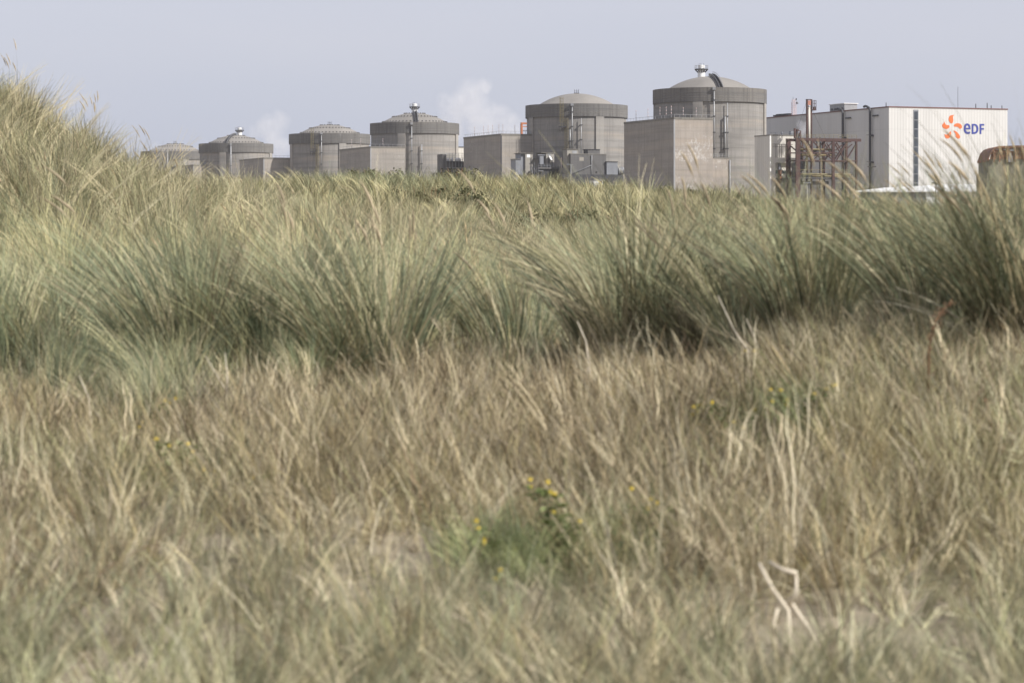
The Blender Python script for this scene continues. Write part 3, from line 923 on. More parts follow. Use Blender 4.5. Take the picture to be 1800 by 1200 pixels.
rc = P(946, 433, 1057); rc.z = 0
root = empty('service_platform', rc, GR)
tag(root, 'dark service platform with railings, pipes and a pale cabinet, under the stair tower', 'platform')
fbox(root, rc, 'deck', M['darkcon'], 946.5, 985, 294.3, 0.5, 6, 297)
fbox(root, rc, 'deck_wall', M['darkmetal'], 946.5, 985, 297.2, 1.2, 5)
fbox(root, rc, 'cabinet', M['paleblock'], 985.2, 995, 295, -0.5, 4, 320)
fbox(root, rc, 'bench', M['galv'], 947, 955, 300, 0.2, 0.9, 301.2)
def px_x(px, off=0.0):
    k = (px-900)/FPX
    return (k*(rc.y+UY.y*off)-rc.x-UY.x*off)/(VX.x-k*VX.y)
zz = ZC+(HY-294.3)/FPX*1059
b = MB()
for k in range(8):
    x = px_x(946.5)+(px_x(985)-px_x(946.5))*k/7; b.bar((x,0.6,zz),(x,0.6,zz+1.2),0.09)
for h in (0.6,1.15): b.bar((px_x(946.5),0.6,zz+h),(px_x(985),0.6,zz+h),0.08)
b.bar((px_x(946.5),0.8,zz+4.6),(px_x(960),0.8,zz+4.6),0.3); b.box(px_x(951),px_x(957),0.8,2.0,zz+1.2,zz+4.2)
b.build('railing', M['greymetal'], root)
b = MB()
rnd = random.Random(5)
for k in range(16):
    x = px_x(933+rnd.random()*14); z = ZC+(HY-(292+rnd.random()*22))/FPX*1057
    b.tube([(x, -0.8+rnd.random(), z-1.5-rnd.random()*3), (x+rnd.uniform(-.3,.3), -0.8, z)], rnd.uniform(0.12,0.32), 7)
for k in range(5):
    z = ZC+(HY-(294+k*5))/FPX*1057; b.bar((px_x(934),-0.6,z),(px_x(947),-0.6,z),0.18)
b.tube([(px_x(937),-0.9,0),(px_x(937),-0.9,ZC+(HY-285)/FPX*1057)],0.16,7); b.tube([(px_x(944),-0.9,0),(px_x(944),-0.9,ZC+(HY-288)/FPX*1057)],0.16,7)
b.each('pipe', M['darkmetal'], root)
b = MB()
for k in range(3): b.bar((px_x(985.6),-0.7,ZC+(HY-(277+k*4.3))/FPX*1057),(px_x(985.6),-0.7,ZC+(HY-(279.6+k*4.3))/FPX*1057),0.32)
b.bar((px_x(985.6),-0.7,ZC+(HY-295)/FPX*1057),(px_x(985.6),-0.7,ZC+(HY-276)/FPX*1057),0.12)
b.build('striped_pole', M['pole'], root)

rc = P(1044, 433, 1035); rc.z = 0
root = empty('gate_kiosk', rc, GR)
tag(root, 'small pale kiosk with a brown door, at the foot of the dark pump house', 'kiosk')
fbox(root, rc, 'wall', M['white'], 1044, 1060, 317.2, 0, 4)
fbox(root, rc, 'roof', M['galv'], 1043.5, 1060.8, 316.2, -0.3, 4.6, 317.2)
fbox(root, rc, 'door', M['rust'], 1053.5, 1058, 318.5, -0.07, 0.066, 332)

# platform with tanks between the third reactor and the panelled block
rc = P(784, 433, 1120); rc.z = 0
root = empty('tank_platform', rc, GR)
tag(root, 'steel platform with white tanks and railings, between the third reactor and the panelled block', 'platform')
fbox(root, rc, 'side_screen', M['darkcon'], 778, 784.2, 271, 1.0, 6)
fbox(root, rc, 'back_wall', M['paleblock'], 784.5, 802, 271, 4.0, 2)
fbox(root, rc, 'deck', M['darkmetal'], 784.5, 818, 283.5, 0.2, 3.6, 285)
fbox(root, rc, 'under_wall', M['darkcon'], 784.5, 803, 285.2, 1.2, 2)
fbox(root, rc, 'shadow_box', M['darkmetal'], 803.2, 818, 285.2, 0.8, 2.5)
for px, r_ in ((806,0.9),(809.5,0.75),(796.5,0.6),(789.5,0.55)):
    zd = ZC+(HY-283.5)/FPX*1122
    x = px_x(px)
    MB().lathe([(0.02,zd),(r_,zd),(r_,zd+0.9),(r_*0.6,zd+1.25),(0.02,zd+1.35)], 14, (x,1.5)).build('tank', M['white'], root)
zd = ZC+(HY-283.5)/FPX*1122
b = MB()
xa, xb = px_x(784.5), px_x(818)
for k in range(7):
    x = xa+(xb-xa)*k/6; b.bar((x,0.2,zd-3),(x,0.2,zd+3.2),0.12)
for h in (0.7,1.3,2.0,3.1): b.bar((xa,0.2,zd+h),(xb,0.2,zd+h),0.1)
b.bar((xa,0.2,zd-2.6),(xb,0.2,zd-2.6),0.2); b.bar((px_x(810),0.1,zd-3),(px_x(814),0.1,zd+1.2),0.16)
b.build('railing', M['galv'], root)

# pale box and orange crane frame behind
rc = P(806, 433, 1330); rc.z = 0
o = MB(); root = empty('pale_shed', rc, GR)
tag(root, 'pale distant shed wall just showing between the third reactor and the panelled block', 'building')
fbox(root, rc, 'wall', M['cream'], 804, 830, 259, 0, 12)
fbox(root, rc, 'roof_edge', M['darkmetal'], 803.5, 831, 258, -0.3, 12.5, 259)
rc = P(917, 433, 1135); rc.z = 0
root = empty('orange_crane_frame', rc, GR)
tag(root, 'orange steel portal frame rising behind the panelled concrete block', 'crane frame')
def ox(px):
    k = (px-900)/FPX
    return (k*rc.y-rc.x)/(VX.x-k*VX.y)
oz = lambda py: ZC+(HY-py)/FPX*1135
for px in (917.5, 936):
    MB().box(ox(px)-0.35, ox(px)+0.35, 0, 0.9, 0, oz(218.5)).build('upright', M['orange'], root)
MB().box(ox(916.5), ox(937), -0.1, 1.0, oz(218.5)+0.002, oz(215.5)).build('top_beam', M['orange'], root)
MB().box(ox(918.6), ox(934.7), 0.1, 0.6, oz(230), oz(229)).build('cross_beam', M['steel'], root)
MB().box(ox(918.6), ox(934.7), 0.1, 0.6, oz(223.3), oz(222)).build('cross_beam', M['orange'], root)

# ---------------------------------------------------------------- low white shed, rusty hall and lamp posts at the right
SD = 760.0
sc_ = P(1506, 433, SD); sc_.z = 0
root = empty('white_shed', sc_, 0)
tag(root, 'long low shed with a bright white roof, below the cream hall', 'shed')
def sx_(px): return (px-1506)/FPX*SD
def sz_(py): return ZC+(HY-py)/FPX*SD
b = MB()
pr = [(sx_(1505), sz_(335.5)), (sx_(1512), sz_(334.2)), (sx_(1560), sz_(329)), (sx_(1645), sz_(324.5)), (sx_(1690), sz_(322)), (sx_(1760), sz_(324))]
vs = []
for x, z in pr: vs += [(x, 9, z), (x, 0, min(z-0.02, sz_(335.6))+0.0), (x, 0, min(z-0.02, sz_(335.6))-0.35), (x, 9, z-0.35)]
fs = []
for i in range(len(pr)-1):
    for k in range(4):
        a, c_ = i*4+k, i*4+(k+1) % 4
        fs.append((a, c_, c_+4, a+4))
fs += [(0,1,2,3), tuple(len(vs)-4+k for k in (3,2,1,0))]
b.add(vs, fs).build('roof', M['white'], root)
MB().box(sx_(1520), sx_(1628), 0.8, 8.5, 0, sz_(336.8)).build('wall', M['greymetal'], root)
MB().box(sx_(1628)+0.01, sx_(1760), 0.7, 8.5, 0, sz_(336.6)).build('gable_wall', M['white'], root)
RD = 700.0
rr_ = P(1735, 433, RD); rr_.z = 0
root = empty('rusty_hall', rr_, 0)
tag(root, 'derelict hall with a patchy rust-brown roof at the right edge, right of the cream hall', 'industrial hall')
def rx_(px): return (px-1735)/FPX*RD
def rz_(py): return ZC+(HY-py)/FPX*RD
MB().box(0, rx_(1960), 0, 16, 0, rz_(303)).build('wall', M['olive'], root)
MB().box(rx_(1738), rx_(1960), 0.4, 15.5, rz_(303)+0.002, rz_(280)).build('upper_wall', M['olive'], root)
rf = MB()
prof = [(1736.5,280.5),(1742,266),(1748,260),(1756,257),(1786,256),(1960,255)]
vs = []
for px, py in prof: vs += [(rx_(px), -0.3, rz_(py)), (rx_(px), 16, rz_(py)), (rx_(px), 16, rz_(py)-0.5), (rx_(px), -0.3, rz_(py)-0.5)]
fs = []
for i in range(len(prof)-1):
    for k in range(4):
        a, c_ = i*4+k, i*4+(k+1) % 4
        fs.append((a, a+4, c_+4, c_))
fs += [(0,1,2,3), tuple(len(vs)-4+k for k in (3,2,1,0))]
rf.add(vs, fs)
rfo = rf.build('roof', M['rust'], root)
MB().add([(rx_(1740),0.2,rz_(280)),(rx_(1960),0.2,rz_(280)),(rx_(1960),0.2,rz_(256)),(rx_(1786),0.2,rz_(257.2)),(rx_(1756),0.2,rz_(258.2)),(rx_(1748.5),0.2,rz_(261.5)),(rx_(1743),0.2,rz_(267))], [(0,1,2,3,4,5,6)]).build('gable_sheet', M['rust'], root)
b = MB()
for px in (1747,1757,1771,1785,1800,1815): b.box(rx_(px)-0.12, rx_(px)+0.12, -0.15, 0.19, rz_(285), rz_(261))
b.box(rx_(1742), rx_(1850), -0.12, 0.18, rz_(268.6), rz_(267.8))
b.each('truss_post', M['rust'], root)
for a0, a1, t0, t1 in ((1774,1778,268,275),(1773,1780,274,285),(1776,1784,262,265.5),(1749,1756,262.2,263.6),(1764,1768,262,263.8),(1745,1749,265.5,267)):
    MB().box(rx_(a0), rx_(a1), 0.02, 0.185, rz_(t1), rz_(t0)).build('roof_light', M['galv'], root)

def lamp_post(label, px, ytop, d, heads, arm=1.6, mat='galv'):
    p = P(px, 433, d); p.z = 0
    h = ZC + (HY-ytop)/FPX*d
    root = empty('lamp_post', p)
    tag(root, label, 'lamp post')
    MB().tube([(0,0,0),(0,0,h)], 0.22, 8, r1=0.12).build('post', M[mat], root)
    b = MB(); b.bar((-arm,0,h-0.1),(arm,0,h-0.1),0.14); b.build('cross_arm', M[mat], root)
    for s in heads:
        MB().box(s*arm-0.55, s*arm+0.55, -0.3, 0.3, h-0.1, h+0.25).build('lamp_head', M['greymetal'] if mat == 'galv' else M['darkmetal'], root)
lamp_post('pale lamp post with a box head on one arm, before the dark pump house', 1003.5, 289.5, 1040, (-1,), 0.9)
lamp_post('dark double-headed lamp post before the white shed roof', 1645, 322.5, 740, (-1, 1), 0.55, 'darkmetal')
lamp_post('pale double-headed lamp post standing under the brown steel gantry', 1418.5, 322, 860, (-1, 1), 0.6)
lamp_post('dark lamp post with double heads on the cream hall flank', 1532.5, 293.5, 840, (-1, 1), 0.7, 'darkmetal')
# ---------------------------------------------------------------- the dunes: one ground sheet
GPX = np.array([-500, 0, 200, 400, 600, 900, 1200, 1500, 1800, 2300], float)
GD_ = np.array([6, 9, 11, 13, 16, 20, 25, 31, 38, 44, 50, 62, 75, 88, 105, 130, 190, 320], float)
GZ = np.array([
 [-1.40]*10,
 [-1.37]*10,
 [-1.24]*10,
 [-1.12,-1.12,-1.12,-1.12,-1.12,-1.12,-1.06,-0.90,-0.82,-0.80],
 [-1.00,-1.00,-1.00,-1.00,-1.00,-0.98,-0.78,-0.45,-0.38,-0.34],
 [-0.85,-0.92,-0.95,-0.90,-0.88,-0.85,-0.66,-0.36,-0.20,-0.10],
 [-0.70,-0.80,-0.85,-0.76,-0.72,-0.76,-0.62,-0.48,-0.28,-0.15],
 [-0.10,-0.40,-0.55,-0.60,-0.70,-0.85,-0.72,-0.65,-0.55,-0.45],
 [ 1.60, 0.75, 0.30,-0.20,-0.60,-0.85,-0.80,-0.75,-0.70,-0.70],
 [ 2.40, 1.55, 0.80, 0.15,-0.45,-0.80,-0.80,-0.75,-0.70,-0.70],
 [ 2.10, 1.20, 0.65, 0.20,-0.20,-0.60,-0.80,-0.75,-0.70,-0.70],
 [ 1.00, 0.75, 0.75, 0.80, 0.80, 0.35,-0.10,-0.40,-0.45,-0.45],
 [ 1.00, 1.00, 1.15, 1.30, 1.55, 1.15, 0.60, 0.20, 0.10, 0.10],
 [ 1.35, 1.40, 1.45, 1.50, 1.72, 1.58, 1.20, 0.85, 0.70, 0.60],
 [ 1.20, 1.25, 1.35, 1.45, 1.60, 1.40, 0.95, 0.55, 0.45, 0.40],
 [-0.60]*10, [-3.5]*10, [-7.0]*10])

for q in (100, 300, 500):
    k = int(np.searchsorted(GPX, q)); GZ = np.insert(GZ, k, (GZ[:,k-1]+GZ[:,k])/2, axis=1); GPX = np.insert(GPX, k, q)
#   columns now -500 0 100 200 300 400 500 600 900 1200 1500 1800 2300
GZ[8]  = [ 1.75, 0.95, 0.60, 0.25,-0.05,-0.30,-0.45,-0.60,-0.85,-0.85,-0.80,-0.75,-0.75]
GZ[9]  = [ 2.80, 1.86, 1.22, 0.58, 0.22,-0.02,-0.25,-0.50,-0.85,-0.85,-0.80,-0.75,-0.75]
GZ[10] = [ 2.40, 1.45, 0.95, 0.52, 0.20, 0.00,-0.15,-0.35,-0.70,-0.80,-0.80,-0.75,-0.75]
GZ[11] = [ 1.00, 0.60, 0.50, 0.45, 0.40, 0.35, 0.20, 0.05,-0.30,-0.40,-0.45,-0.50,-0.50]
GZ[13] = [ 1.20, 1.20, 1.20, 1.20, 1.22, 1.26, 1.42, 1.66, 1.55, 1.20, 0.85, 0.70, 0.60]
GZ[14] = [ 1.05, 1.05, 1.05, 1.10, 1.10, 1.15, 1.30, 1.55, 1.40, 0.95, 0.55, 0.45, 0.40]
GZ[12] = [ 0.95, 0.90, 0.90, 0.95, 1.00, 1.05, 1.08, 1.08, 0.60, 0.25, 0.05, 0.00, 0.00]
def vnoise(x, y, seed=0):
    """smooth value noise, 0..1"""
    xi = np.floor(x).astype(np.int64); yi = np.floor(y).astype(np.int64)
    xf = x-xi; yf = y-yi
    def h(a, b):
        n = (a*374761393 + b*668265263 + seed*974711) & 0x7fffffff
        n = ((n ^ (n >> 13))*1274126177) & 0x7fffffff
        return ((n ^ (n >> 16)) & 0xffff)/65535.0
    u = xf*xf*(3-2*xf); v = yf*yf*(3-2*yf)
    return (h(xi,yi)*(1-u)+h(xi+1,yi)*u)*(1-v) + (h(xi,yi+1)*(1-u)+h(xi+1,yi+1)*u)*v

def ground_z(x, y):
    x = np.asarray(x, float); y = np.asarray(y, float)
    d = np.clip(y, 6, 320)
    px = np.clip(900 + FPX*x/d, GPX[0], GPX[-1])
    i = np.clip(np.searchsorted(GD_, d, side='right')-1, 0, len(GD_)-2)
    j = np.clip(np.searchsorted(GPX, px, side='right')-1, 0, len(GPX)-2)
    fd = (d-GD_[i])/(GD_[i+1]-GD_[i]); fp = (px-GPX[j])/(GPX[j+1]-GPX[j])
    fd = fd*0.5 + fd*fd*(3-2*fd)*0.5; fp = fp*fp*(3-2*fp)
    z = (GZ[i,j]*(1-fp)+GZ[i,j+1]*fp)*(1-fd) + (GZ[i+1,j]*(1-fp)+GZ[i+1,j+1]*fp)*fd
    amp = np.clip(d/30, 0.25, 1.0)*np.clip((300-d)/200, 0, 1)
    z = z + amp*(0.22*(vnoise(x*0.45+9, d*0.45)-0.5) + 0.10*(vnoise(x*1.3, d*1.3+5)-0.5)) + 0.03*(vnoise(x*4, d*4, 3)-0.5)*np.clip((40-d)/20,0,1)
    return z + ZC

def near_edge(px):     # where the tall marram starts, metres from the lens
    return np.interp(px, [-300, 0, 150, 300, 450, 600, 800, 1000, 1200, 1400, 1600, 1800, 2100], [19.6,19.2,18.2,18.3,19.0,18.0,20.6,18.4,17.2,17.0,16.6,15.6,15.0])
def axis(parts):
    out = []
    for a, b, st in parts: out += list(np.arange(a, b-1e-6, st))
    return np.array(out + [parts[-1][1]])
ys = axis([(-400,-20,60),(-20,4,2),(4,30,0.25),(30,60,0.5),(60,140,1.5),(140,340,8),(340,2000,100),(2000,30000,2000)])
xh = axis([(0,7,0.22),(7,14,0.5),(14,40,1.5),(40,120,8),(120,800,60),(800,20000,1800)])
xs = np.concatenate([-xh[:0:-1], xh])
XX, YY = np.meshgrid(xs, ys)
ZZ = ground_z(XX, YY)
def grid_mesh(name, X, Y, Z, mat):
    nr, nc = X.shape
    co = np.stack([X, Y, Z], -1).reshape(-1, 3).astype(np.float32)
    idx = np.arange(nr*nc).reshape(nr, nc)
    q = np.stack([idx[:-1,:-1], idx[:-1,1:], idx[1:,1:], idx[1:,:-1]], -1).reshape(-1, 4)
    return np_mesh(name, co, q, mat, True)
def np_mesh(name, co, quads, mat, smooth=False, cols=None):
    me = bpy.data.meshes.new(name)
    me.vertices.add(len(co)); me.vertices.foreach_set('co', np.ascontiguousarray(co, np.float32).ravel())
    me.loops.add(quads.size); me.loops.foreach_set('vertex_index', np.ascontiguousarray(quads, np.int32).ravel())
    me.polygons.add(len(quads))
    me.polygons.foreach_set('loop_start', np.arange(0, quads.size, quads.shape[1], dtype=np.int32))
    me.polygons.foreach_set('use_smooth', np.full(len(quads), smooth))
    me.update(calc_edges=True)
    if cols is not None:
        at = me.color_attributes.new('tone', 'FLOAT_COLOR', 'POINT')
        at.data.foreach_set('color', np.concatenate([cols, np.ones((len(cols),1))], 1).astype(np.float32).ravel())
    me.materials.append(mat)
    return me

t = NT('dune_sand')
v = obj_coord(t).outputs['Object']
lit = t.node('ShaderNodeAttribute', attribute_name='litter_shade')
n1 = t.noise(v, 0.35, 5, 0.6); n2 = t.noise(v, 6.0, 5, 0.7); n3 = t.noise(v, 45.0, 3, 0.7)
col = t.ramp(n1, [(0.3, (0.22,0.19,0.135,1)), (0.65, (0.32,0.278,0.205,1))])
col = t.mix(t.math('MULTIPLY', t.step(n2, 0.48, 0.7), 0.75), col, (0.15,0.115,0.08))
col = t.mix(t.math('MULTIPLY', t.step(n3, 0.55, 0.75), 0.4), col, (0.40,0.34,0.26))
col = t.mix(t.math('MULTIPLY', lit.outputs['Fac'], t.step(n2, 0.25, 0.5)), col, (0.105,0.082,0.052))  # brown leaf litter, with the shade of the tussock hollows painted into it
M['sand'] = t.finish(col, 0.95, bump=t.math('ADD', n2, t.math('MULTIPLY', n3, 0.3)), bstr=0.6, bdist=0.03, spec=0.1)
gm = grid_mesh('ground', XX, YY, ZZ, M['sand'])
_l = gm.attributes.new('litter_shade', 'FLOAT', 'POINT')
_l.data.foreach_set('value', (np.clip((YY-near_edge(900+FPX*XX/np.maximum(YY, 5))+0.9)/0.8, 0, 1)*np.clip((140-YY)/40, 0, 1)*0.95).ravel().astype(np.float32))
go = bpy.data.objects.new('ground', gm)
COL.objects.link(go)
tag(go, 'sandy dune ground under the grass, running on to the plant', 'ground', kind='structure')

# ---------------------------------------------------------------- grass blades
def leaf_material(name, transl=0.15, inst=True):
    t = NT(name)
    a = t.node('ShaderNodeAttribute', attribute_name='tone')
    col = a.outputs['Color']
    if inst:
        b = t.node('ShaderNodeAttribute', attribute_name='tint', attribute_type='INSTANCER')
        col = t.mix(1.0, col, b.outputs['Color'], 'MULTIPLY')
    p = t.node('ShaderNodeBsdfPrincipled')
    t.put(p.inputs['Base Color'], col)
    p.inputs['Roughness'].default_value = 0.55
    p.inputs['Specular IOR Level'].default_value = 0.25
    tr = t.node('ShaderNodeBsdfTranslucent')
    t.put(tr.inputs[0], col)
    mx = t.node('ShaderNodeMixShader')
    mx.inputs[0].default_value = transl
    t.l.new(p.outputs[0], mx.inputs[1]); t.l.new(tr.outputs[0], mx.inputs[2]); t.l.new(mx.outputs[0], t.out.inputs[0])
    return t.m
M['leaf_i'] = leaf_material('grass_leaf_scattered', 0.15, True)
M['leaf'] = leaf_material('grass_leaf', 0.15, False)

def blades(rng, n, h, hs, rb, tilt, tiltsd, bend, wind, windsd, droop, w, pal, basecol, baselen=0.25, K=6, kink=0.0, wmin=0.25, bundle=5):
    """n ribbon blades growing in small bundles from a disc of radius rb: (verts, quads, colours, spines)"""
    nb = -(-n//bundle)
    bid = np.repeat(np.arange(nb), bundle)[:n]
    def per(a, sd): return a[bid] + rng.normal(0, sd, n)
    az = per(rng.uniform(0, 2*np.pi, nb), 0.10)
    rr = np.abs(per(rb*np.sqrt(rng.uniform(0, 1, nb)), rb*0.06))
    base = np.stack([rr*np.cos(az), rr*np.sin(az), np.full(n, -0.03)], -1)
    H = np.clip(per(rng.normal(h, hs, nb), h*0.10), h*0.3, h*1.5)
    aa = per((az + rng.normal(0, 0.6, n))[np.arange(nb)*bundle], 0.32)
    out = np.stack([np.cos(aa), np.sin(aa)], -1)
    th = tilt*(rr/rb)[:,None] + per(np.abs(rng.normal(0, tiltsd, nb)), 0.03)[:,None]
    bd = bend*per(rng.uniform(0.3, 1.6, nb), 0.2)[:,None]
    wv = np.array(wind)[None,:]*np.clip(per(rng.normal(1, windsd, nb), 0.15), -0.6, 2.5)[:,None]
    dr = droop*np.clip(per(rng.uniform(0.1, 1.9, nb), 0.2), 0, 2.2)
    pts = [base]
    p = base
    jx = rng.normal(0, kink, (n, 2, K))
    for k in range(K):
        s = (k+0.5)/K
        hv = out*(th + bd*s**1.4) + wv*s**1.2 + jx[:,:,k]
        vz = 1.0 - dr*s**2
        tv = np.concatenate([hv, vz[:,None]], 1)
        tv /= np.linalg.norm(tv, axis=1, keepdims=True)
        p = p + tv*(H/K)[:,None]
        pts.append(p)
    S = np.stack(pts, 1)                                    # n, K+1, 3
    fa = per(rng.uniform(0, 2*np.pi, nb), 0.35)
    side = np.stack([np.cos(fa), np.sin(fa), np.zeros(n)], -1)[:,None,:]
    tan = np.gradient(S, axis=1); tan /= np.linalg.norm(tan, axis=2, keepdims=True)+1e-9
    sd = side - tan*np.sum(side*tan, 2, keepdims=True); sd /= np.linalg.norm(sd, axis=2, keepdims=True)+1e-9
    s = np.linspace(0, 1, K+1)[None,:,None]
    ww = (w*rng.uniform(0.6, 1.4, n))[:,None,None]*np.maximum(wmin*(s < 0.99), 1 - 0.85*s**1.6)*0.5 + 1e-5
    L = S - sd*ww; Rr = S + sd*ww
    V = np.stack([L, Rr], 2).reshape(n, (K+1)*2, 3)
    idx = np.arange(K)*2
    q1 = np.stack([idx, idx+1, idx+3, idx+2], -1)[None] + (np.arange(n)*(K+1)*2)[:,None,None]
    pal = np.array(pal); wts = pal[:,3]/pal[:,3].sum()
    pick = rng.choice(len(pal), nb, p=wts)
    c = pal[pick,:3]*rng.uniform(0.45, 1.42, (nb,1))
    c = c[bid]*rng.uniform(0.85, 1.15, (n,1))
    bc = np.array(basecol)
    f = np.clip(1 - np.linspace(0, 1, K+1)/baselen, 0, 1)[None,:,None]*0.85
    C = c[:,None,:]*(1-f) + bc[None,None,:]*f
    C = np.repeat(C, 2, axis=1)
    return V.reshape(-1,3), q1.reshape(-1,4), C.reshape(-1,3), S

def spindle(path, r, n=5, col=(0.4,0.32,0.2)):
    """a seed head along a short path"""
    m = len(path); vs = []; qs = []
    prof = [0.25,0.8,1.0,0.9,0.6,0.08]
    prof = np.interp(np.linspace(0,1,m), np.linspace(0,1,len(prof)), prof)
    t = np.gradient(path, axis=0); t /= np.linalg.norm(t,axis=1,keepdims=True)
    for i in range(m):
        a = np.cross(t[i], [0.3,0.9,0.1]); a /= np.linalg.norm(a); b = np.cross(t[i], a)
        for k in range(n):
            an = 2*np.pi*k/n
            vs.append(path[i] + (a*np.cos(an)+b*np.sin(an))*r*prof[i]*(1+0.25*((i*7+k*5)%3-1)))
    for i in range(m-1):
        for k in range(n):
            qs.append([i*n+k, i*n+(k+1)%n, (i+1)*n+(k+1)%n, (i+1)*n+k])
    c = np.array(col)[None,:]*np.random.default_rng(m).uniform(0.8,1.2,(len(vs),1))
    return np.array(vs), np.array(qs), c

def cat(parts):
    vs, qs, cs = [], [], []
    o = 0
    for v_, q_, c_ in parts:
        vs.append(v_); qs.append(q_+o); cs.append(c_); o += len(v_)
    return np.concatenate(vs), np.concatenate(qs), np.concatenate(cs)

BLUEGREEN = [(0.222,0.256,0.155,3),(0.305,0.325,0.198,3),(0.098,0.120,0.072,2.6),(0.38,0.358,0.20,2.4),(0.58,0.515,0.335,3.0),(0.30,0.25,0.155,1.0)]
YELLOWGREEN = [(0.31,0.295,0.175,3),(0.40,0.36,0.22,3),(0.235,0.240,0.145,2.4),(0.54,0.475,0.315,2.4),(0.17,0.18,0.11,1.4),(0.30,0.24,0.155,1)]
STRAW = [(0.52,0.455,0.30,3),(0.39,0.335,0.205,2.6),(0.105,0.078,0.048,4.0),(0.72,0.66,0.49,2.4),(0.31,0.31,0.17,2.4)]
FINE = [(0.43,0.385,0.25,3),(0.34,0.325,0.20,3),(0.25,0.265,0.16,2.2),(0.54,0.47,0.33,1.8)]
STRAWMARRAM = [(0.56,0.49,0.33,3),(0.44,0.38,0.24,2),(0.30,0.28,0.17,1),(0.33,0.26,0.16,1)]
BASE = (0.30,0.235,0.145)
SEED = (0.46,0.375,0.25)

scatter = bpy.data.collections.new('grass_kinds')          # the kinds the scattered grass is made of
def kind_mesh(name, parts):
    v_, q_, c_ = cat(parts)
    o = bpy.data.objects.new(name, np_mesh(name, v_, q_, M['leaf_i'], False, c_))
    return o

def with_seeds(rng, part, nst, h, wind, r=0.011, length=0.2, heads=True):
    if not nst: return [part]
    v_, q_, c_, S = blades(rng, nst, h, h*0.10, 0.10, 0.10, 0.07, 0.12, wind, 0.25, 0.1, 0.0055, [(0.40,0.33,0.20,1)], BASE, 0.2, 7, 0.0, 0.6)
    out = [part, (v_, q_, c_)] if nst else [part]
    if heads:
        for i in range(nst):
            d = S[i,-1]-S[i,-2]; d /= np.linalg.norm(d)
            bendv = np.array([wind[0]*0.05, 0, -0.02])
            path = np.stack([S[i,-1] + d*length*k/5 + bendv*(k/5)**2 for k in range(6)])
            out.append(spindle(path, r*rng.uniform(0.8,1.25), 5, np.array(SEED)*rng.uniform(0.8,1.15)))
    return out

WIND = (-0.42, -0.02)
def scatter_object(name, label, kinds, pts, scl, rot, tint, vid):
    """one object: a point for each tuft, grown into grass by geometry nodes"""
    col_ = bpy.data.collections.new(name + '_kinds')
    for k in kinds: col_.objects.link(k)
    me = bpy.data.meshes.new(name)
    me.vertices.add(len(pts)); me.vertices.foreach_set('co', pts.astype(np.float32).ravel())
    for nm, ty, dat in (('scl','FLOAT',scl), ('vid','INT',vid)):
        a = me.attributes.new(nm, ty, 'POINT'); a.data.foreach_set('value', dat.astype(np.float32 if ty == 'FLOAT' else np.int32))
    a = me.attributes.new('rot', 'FLOAT_VECTOR', 'POINT'); a.data.foreach_set('vector', rot.astype(np.float32).ravel())
    a = me.attributes.new('tint', 'FLOAT_COLOR', 'POINT'); a.data.foreach_set('color', np.concatenate([tint, np.ones((len(pts),1))],1).astype(np.float32).ravel())
    o = bpy.data.objects.new(name, me)
    COL.objects.link(o)
    tag(o, label, 'grass', kind='stuff')
    ng = bpy.data.node_groups.new(name, 'GeometryNodeTree')
    ng.interface.new_socket('Geometry', in_out='INPUT', socket_type='NodeSocketGeometry')
    ng.interface.new_socket('Geometry', in_out='OUTPUT', socket_type='NodeSocketGeometry')
    gi = ng.nodes.new('NodeGroupInput'); g_o = ng.nodes.new('NodeGroupOutput')
    ci = ng.nodes.new('GeometryNodeCollectionInfo')
    ci.inputs['Collection'].default_value = col_
    ci.inputs['Separate Children'].default_value = True
    ci.inputs['Reset Children'].default_value = True
    ip = ng.nodes.new('GeometryNodeInstanceOnPoints')
    def attr(nm, ty):
        n_ = ng.nodes.new('GeometryNodeInputNamedAttribute'); n_.data_type = ty; n_.inputs['Name'].default_value = nm
        return n_.outputs['Attribute']
    L = ng.links.new
    L(gi.outputs[0], ip.inputs['Points']); L(ci.outputs[0], ip.inputs['Instance'])
    ip.inputs['Pick Instance'].default_value = True
    L(attr('vid','INT'), ip.inputs['Instance Index']); L(attr('scl','FLOAT'), ip.inputs['Scale'])
    e2r = ng.nodes.new('FunctionNodeEulerToRotation'); L(attr('rot','FLOAT_VECTOR'), e2r.inputs[0]); L(e2r.outputs[0], ip.inputs['Rotation'])
    L(ip.outputs[0], g_o.inputs[0])
    md = o.modifiers.new('grass', 'NODES'); md.node_group = ng
    return o

def sow(rng, d0, d1, sp, px0=-700, px1=2500, keep=None, jit=0.9):
    """jittered points over a wedge of ground in front of the lens, spacing sp"""
    out = []
    xm = max(abs(px0-900), abs(px1-900))/FPX*d1
    gx_ = np.arange(-xm, xm, sp); gy_ = np.arange(d0, d1, sp)
    X, Y = np.meshgrid(gx_, gy_)
    X = X.ravel() + rng.uniform(-.5,.5,X.size)*sp*jit; Y = Y.ravel() + rng.uniform(-.5,.5,X.size)*sp*jit
    px = 900+FPX*X/Y
    m = (px > px0) & (px < px1)
    X, Y, px = X[m], Y[m], px[m]
    if keep is not None:
        k = rng.uniform(0,1,len(X)) < keep(X, Y, px)
        X, Y, px = X[k], Y[k], px[k]
    return X, Y, px

def finish_scatter(rng, name, label, kinds, X, Y, s0, s1, tint, yaw=0.5, lean=0.08, ly=0.0, sc=1.0):
    Z = ground_z(X, Y)
    n = len(X)
    rot = np.stack([rng.normal(0,lean,n), rng.normal(0,lean,n)+ly, rng.uniform(-yaw,yaw,n)], -1)
    return scatter_object(name, label, kinds, np.stack([X,Y,Z],-1), rng.uniform(s0,s1,n)*sc, rot, tint, rng.integers(0,len(kinds),n))

